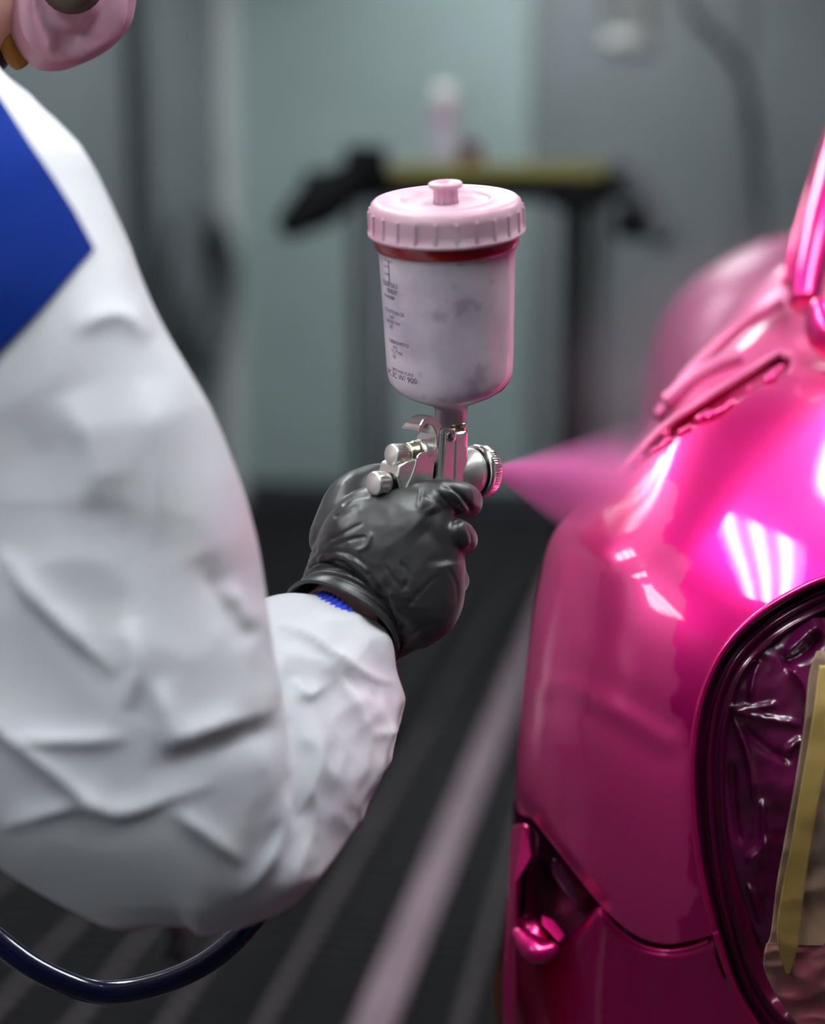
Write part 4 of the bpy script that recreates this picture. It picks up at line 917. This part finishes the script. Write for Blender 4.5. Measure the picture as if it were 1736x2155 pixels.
# ------------------------------------------------------------------ masking in the opening
def crumple_sheet(name, poly_l, poly_r, n, m, dfun, mt, thick=.0012, amp=.004, sc_=40., folds=(), parent=None):
    A = catmull(poly_l, n); Bo = catmull(poly_r, n)
    f_ = np.linspace(0, 1, m)
    X = A[:, None, 0] * (1 - f_) + Bo[:, None, 0] * f_; Y = A[:, None, 1] * (1 - f_) + Bo[:, None, 1] * f_
    X = X.ravel(); Y = Y.ravel(); Dp = dfun(X, Y)
    P3 = np.array([list(C(x, y, d_)) for x, y, d_ in zip(X, Y, Dp)])
    disp_ = ridged(P3, sc_, 11) * amp + ridged(P3, sc_ * 2.3, 12) * amp * .4
    disp_ = disp_ + fold(X, Y, 1.0, folds)
    V = [C(x, y, d_ - q) for x, y, d_, q in zip(X, Y, Dp, disp_)]
    Bk = [v + (v - CO).normalized() * thick for v in V]; N_ = len(V)
    F = []
    for i in range(n - 1):
        for j in range(m - 1):
            a = i * m + j; F.append((a, a + 1, a + m + 1, a + m)); F.append((N_ + a, N_ + a + m, N_ + a + m + 1, N_ + a + 1))
    ed = [j for j in range(m)] + [i * m + m - 1 for i in range(1, n)] + [(n - 1) * m + j for j in range(m - 2, -1, -1)] + [i * m for i in range(n - 2, 0, -1)]
    for a, b in zip(ed, ed[1:] + ed[:1]): F.append((a, b, N_ + b, N_ + a))
    return mesh_obj(name, V + Bk, F, mt, parent)
film_f = [(.006, 6, [(1535, 1494), (1600, 1510), (1690, 1525)]), (.005, 6, [(1535, 1494), (1590, 1490), (1640, 1480)]), (.006, 7, [(1540, 1500), (1565, 1560), (1580, 1620), (1590, 1700)]), (-.006, 10, [(1560, 1530), (1620, 1580), (1670, 1600)]),
          (.007, 7, [(1605, 1680), (1608, 1740), (1612, 1810)]), (.007, 6, [(1570, 1815), (1600, 1790), (1620, 1760)]), (.006, 6, [(1575, 1860), (1590, 1900), (1600, 1945)]), (.007, 8, [(1660, 1400), (1690, 1440), (1705, 1480)]), (.007, 8, [(1650, 1590), (1680, 1560), (1700, 1570)]),
          (.009, 14, [(1650, 1385), (1690, 1345), (1730, 1310)]), (-.010, 14, [(1640, 1395), (1690, 1370), (1725, 1330)]), (.006, 6, [(1578, 1480), (1585, 1430), (1600, 1390)]), (-.005, 8, [(1540, 1600), (1545, 1700), (1560, 1780)])]
tag(crumple_sheet('masking_film', [(1640, 1300), (1575, 1360), (1545, 1440), (1525, 1540), (1522, 1640), (1532, 1760), (1560, 1880), (1600, 1980), (1660, 2080)], [(1960, 1300), (1980, 1360), (2000, 1440), (2010, 1540), (2020, 1640), (2020, 1760), (2010, 1880), (1990, 1980), (1960, 2080)], 150, 130,
                  lambda x, y: D0 + np.interp(y, ytab, dtab) + .028 - xbulge(x, y), M['film'], amp=.0024, sc_=28., folds=film_f), 'crumpled magenta-coated masking film filling the round opening', 'masking film')
pd = lambda x, y: D0 + np.interp(y, ytab, dtab) - .055 - xbulge(x, y)
tag(crumple_sheet('masking_paper', [(1718, 1370), (1702, 1420), (1692, 1520), (1672, 1650), (1652, 1760), (1634, 1860), (1622, 1960), (1612, 1990)], [(2000, 1370), (2000, 1420), (2000, 1520), (2000, 1650), (2000, 1760), (2000, 1860), (2000, 1960), (2000, 1990)], 90, 60, pd, M['paper'], amp=.003, sc_=22.), 'crumpled tan masking paper sheet over the film in the opening', 'masking paper')
tag(crumple_sheet('masking_paper_skirt', [(1612, 1985), (1606, 2030), (1625, 2080), (1650, 2120), (1680, 2160), (1720, 2220)], [(2000, 1985), (2000, 2030), (2000, 2080), (2000, 2120), (2000, 2160), (2000, 2220)], 60, 60, lambda x, y: pd(x, y) - .001, M['paper_pink'], amp=.005, sc_=30.), 'pink-dusted crumpled masking paper at the lower edge of the opening', 'masking paper')
tag(crumple_sheet('masking_tape', [(1724, 1400), (1705, 1540), (1684, 1660), (1664, 1780), (1644, 1880), (1634, 1970), (1654, 2052)], [(1790, 1400), (1752, 1540), (1728, 1660), (1706, 1780), (1692, 1880), (1680, 1990), (1662, 2050)], 70, 14, lambda x, y: pd(x, y) - .011, M['tape'], amp=.0012, sc_=22.), 'yellow masking tape strip along the tan masking paper', 'masking tape')

# ------------------------------------------------------------------ paint mist
tip = capo + gf_ * .0205
def cone_vol(name, org, axis, length, r0, r1, dens, up, col, aspect=1.0, fall=2.0):
    axis = Vector(axis).normalized(); X = axis; Zv = (Vector(up) - X * Vector(up).dot(X)).normalized(); Yv = Zv.cross(X)
    rings = []
    for k in range(9):
        a = length * k / 8; r = r0 + (r1 - r0) * k / 8
        rings.append([Vector((a, math.cos(2 * PI * i / 24) * r * aspect * 1.25, math.sin(2 * PI * i / 24) * r * 1.25)) for i in range(24)])
    v, f = loft(rings)
    m_ = bpy.data.materials.new(name); m_.use_nodes = True; nt = m_.node_tree; N, L = nt.nodes, nt.links
    N.remove(N['Principled BSDF']); out = N['Material Output']
    pv = N.new('ShaderNodeVolumePrincipled'); pv.inputs['Color'].default_value = col; pv.inputs['Anisotropy'].default_value = 0.0
    L.new(pv.outputs[0], out.inputs['Volume'])
    tc = N.new('ShaderNodeTexCoord'); sp_ = N.new('ShaderNodeSeparateXYZ'); L.new(tc.outputs['Object'], sp_.inputs[0])
    def mth(op, a, b=None, c=None):
        nd = N.new('ShaderNodeMath'); nd.operation = op
        for i, q in enumerate((a, b, c)):
            if q is None: continue
            if isinstance(q, (int, float)): nd.inputs[i].default_value = q
            else: L.new(q, nd.inputs[i])
        return nd.outputs[0]
    x = sp_.outputs[0]
    rad = mth('SQRT', mth('ADD', mth('POWER', mth('DIVIDE', mth('ABSOLUTE', sp_.outputs[1]), aspect), 2), mth('POWER', mth('ABSOLUTE', sp_.outputs[2]), 2)))
    edge = mth('ADD', mth('MULTIPLY', x, (r1 - r0) / length), r0)
    q = mth('DIVIDE', rad, edge)
    core = mth('POWER', 2.718, mth('MULTIPLY', mth('POWER', q, 2), -fall))
    thin = mth('DIVIDE', dens, mth('POWER', mth('ADD', mth('DIVIDE', x, length), .08), 1.5))
    endf = mth('SUBTRACT', 1.0, mth('POWER', mth('MAXIMUM', mth('DIVIDE', x, length), 0.0), 1.2))
    nz = N.new('ShaderNodeTexNoise'); nz.inputs['Scale'].default_value = 18; nz.inputs['Detail'].default_value = 3
    mp = N.new('ShaderNodeMapping'); mp.inputs['Scale'].default_value = (.35, 1, 1); L.new(tc.outputs['Object'], mp.inputs[0]); L.new(mp.outputs[0], nz.inputs['Vector'])
    nn = mth('MAXIMUM', mth('MULTIPLY', mth('SUBTRACT', nz.outputs['Fac'], .25), 2.0), 0.0)
    L.new(mth('MAXIMUM', mth('MULTIPLY', mth('MULTIPLY', mth('MULTIPLY', thin, core), endf), nn), 0.0), pv.inputs['Density'])
    o = mesh_obj(name, v, f, m_)
    R = Matrix((X, Yv, Zv)).transposed().to_4x4(); o.matrix_world = Matrix.Translation(org) @ R
    return o
spray = cone_vol('paint_spray', tip, gf_ + CU * -.19 + CR * .12, .17, .003, .062, 230.0, gu, (1.0, .36, .74, 1), aspect=.6, fall=2.6)
tag(spray, 'pink fan of paint mist leaving the gun nozzle', 'paint mist', kind='stuff')

# thin cloud of overspray drifting above the wing
hz_c = C(1540, 740, 1.32)
hv, hf = chain([Vector((-.10, 0, 0)), Vector((.0, 0, 0)), Vector((.14, 0, 0))], [.12, .15, .14], n=24, m=12)
hm = bpy.data.materials.new('paint_haze'); hm.use_nodes = True; N, L = hm.node_tree.nodes, hm.node_tree.links
N.remove(N['Principled BSDF']); pv = N.new('ShaderNodeVolumePrincipled'); pv.inputs['Color'].default_value = (.95, .62, .78, 1); L.new(pv.outputs[0], N['Material Output'].inputs['Volume'])
tc = N.new('ShaderNodeTexCoord'); mp = N.new('ShaderNodeMapping'); mp.inputs['Scale'].default_value = (1 / .24, 1 / .14, 1 / .14); L.new(tc.outputs['Object'], mp.inputs[0])
ln = N.new('ShaderNodeVectorMath'); ln.operation = 'LENGTH'; L.new(mp.outputs[0], ln.inputs[0])
mr = N.new('ShaderNodeMapRange'); mr.interpolation_type = 'SMOOTHSTEP'; mr.inputs['From Min'].default_value = 0; mr.inputs['From Max'].default_value = 1.0
mr.inputs['To Min'].default_value = 2.2; mr.inputs['To Max'].default_value = 0; L.new(ln.outputs['Value'], mr.inputs['Value'])
nz = N.new('ShaderNodeTexNoise'); nz.inputs['Scale'].default_value = 9; nz.inputs['Detail'].default_value = 2; L.new(tc.outputs['Object'], nz.inputs['Vector'])
mm_ = N.new('ShaderNodeMath'); mm_.operation = 'MULTIPLY'; L.new(mr.outputs[0], mm_.inputs[0]); L.new(nz.outputs['Fac'], mm_.inputs[1])
L.new(mm_.outputs[0], pv.inputs['Density'])
haze = mesh_obj('paint_haze', hv, hf, hm)
ha = (CR * .8 + CU * .35 + CF * .25).normalized(); hb = (CF - ha * CF.dot(ha)).normalized(); hc_ = ha.cross(hb)
haze.matrix_world = Matrix.Translation(hz_c) @ Matrix((ha, hb, hc_)).transposed().to_4x4()
tag(haze, 'faint pink overspray haze drifting above the magenta wing', 'paint haze', kind='stuff')
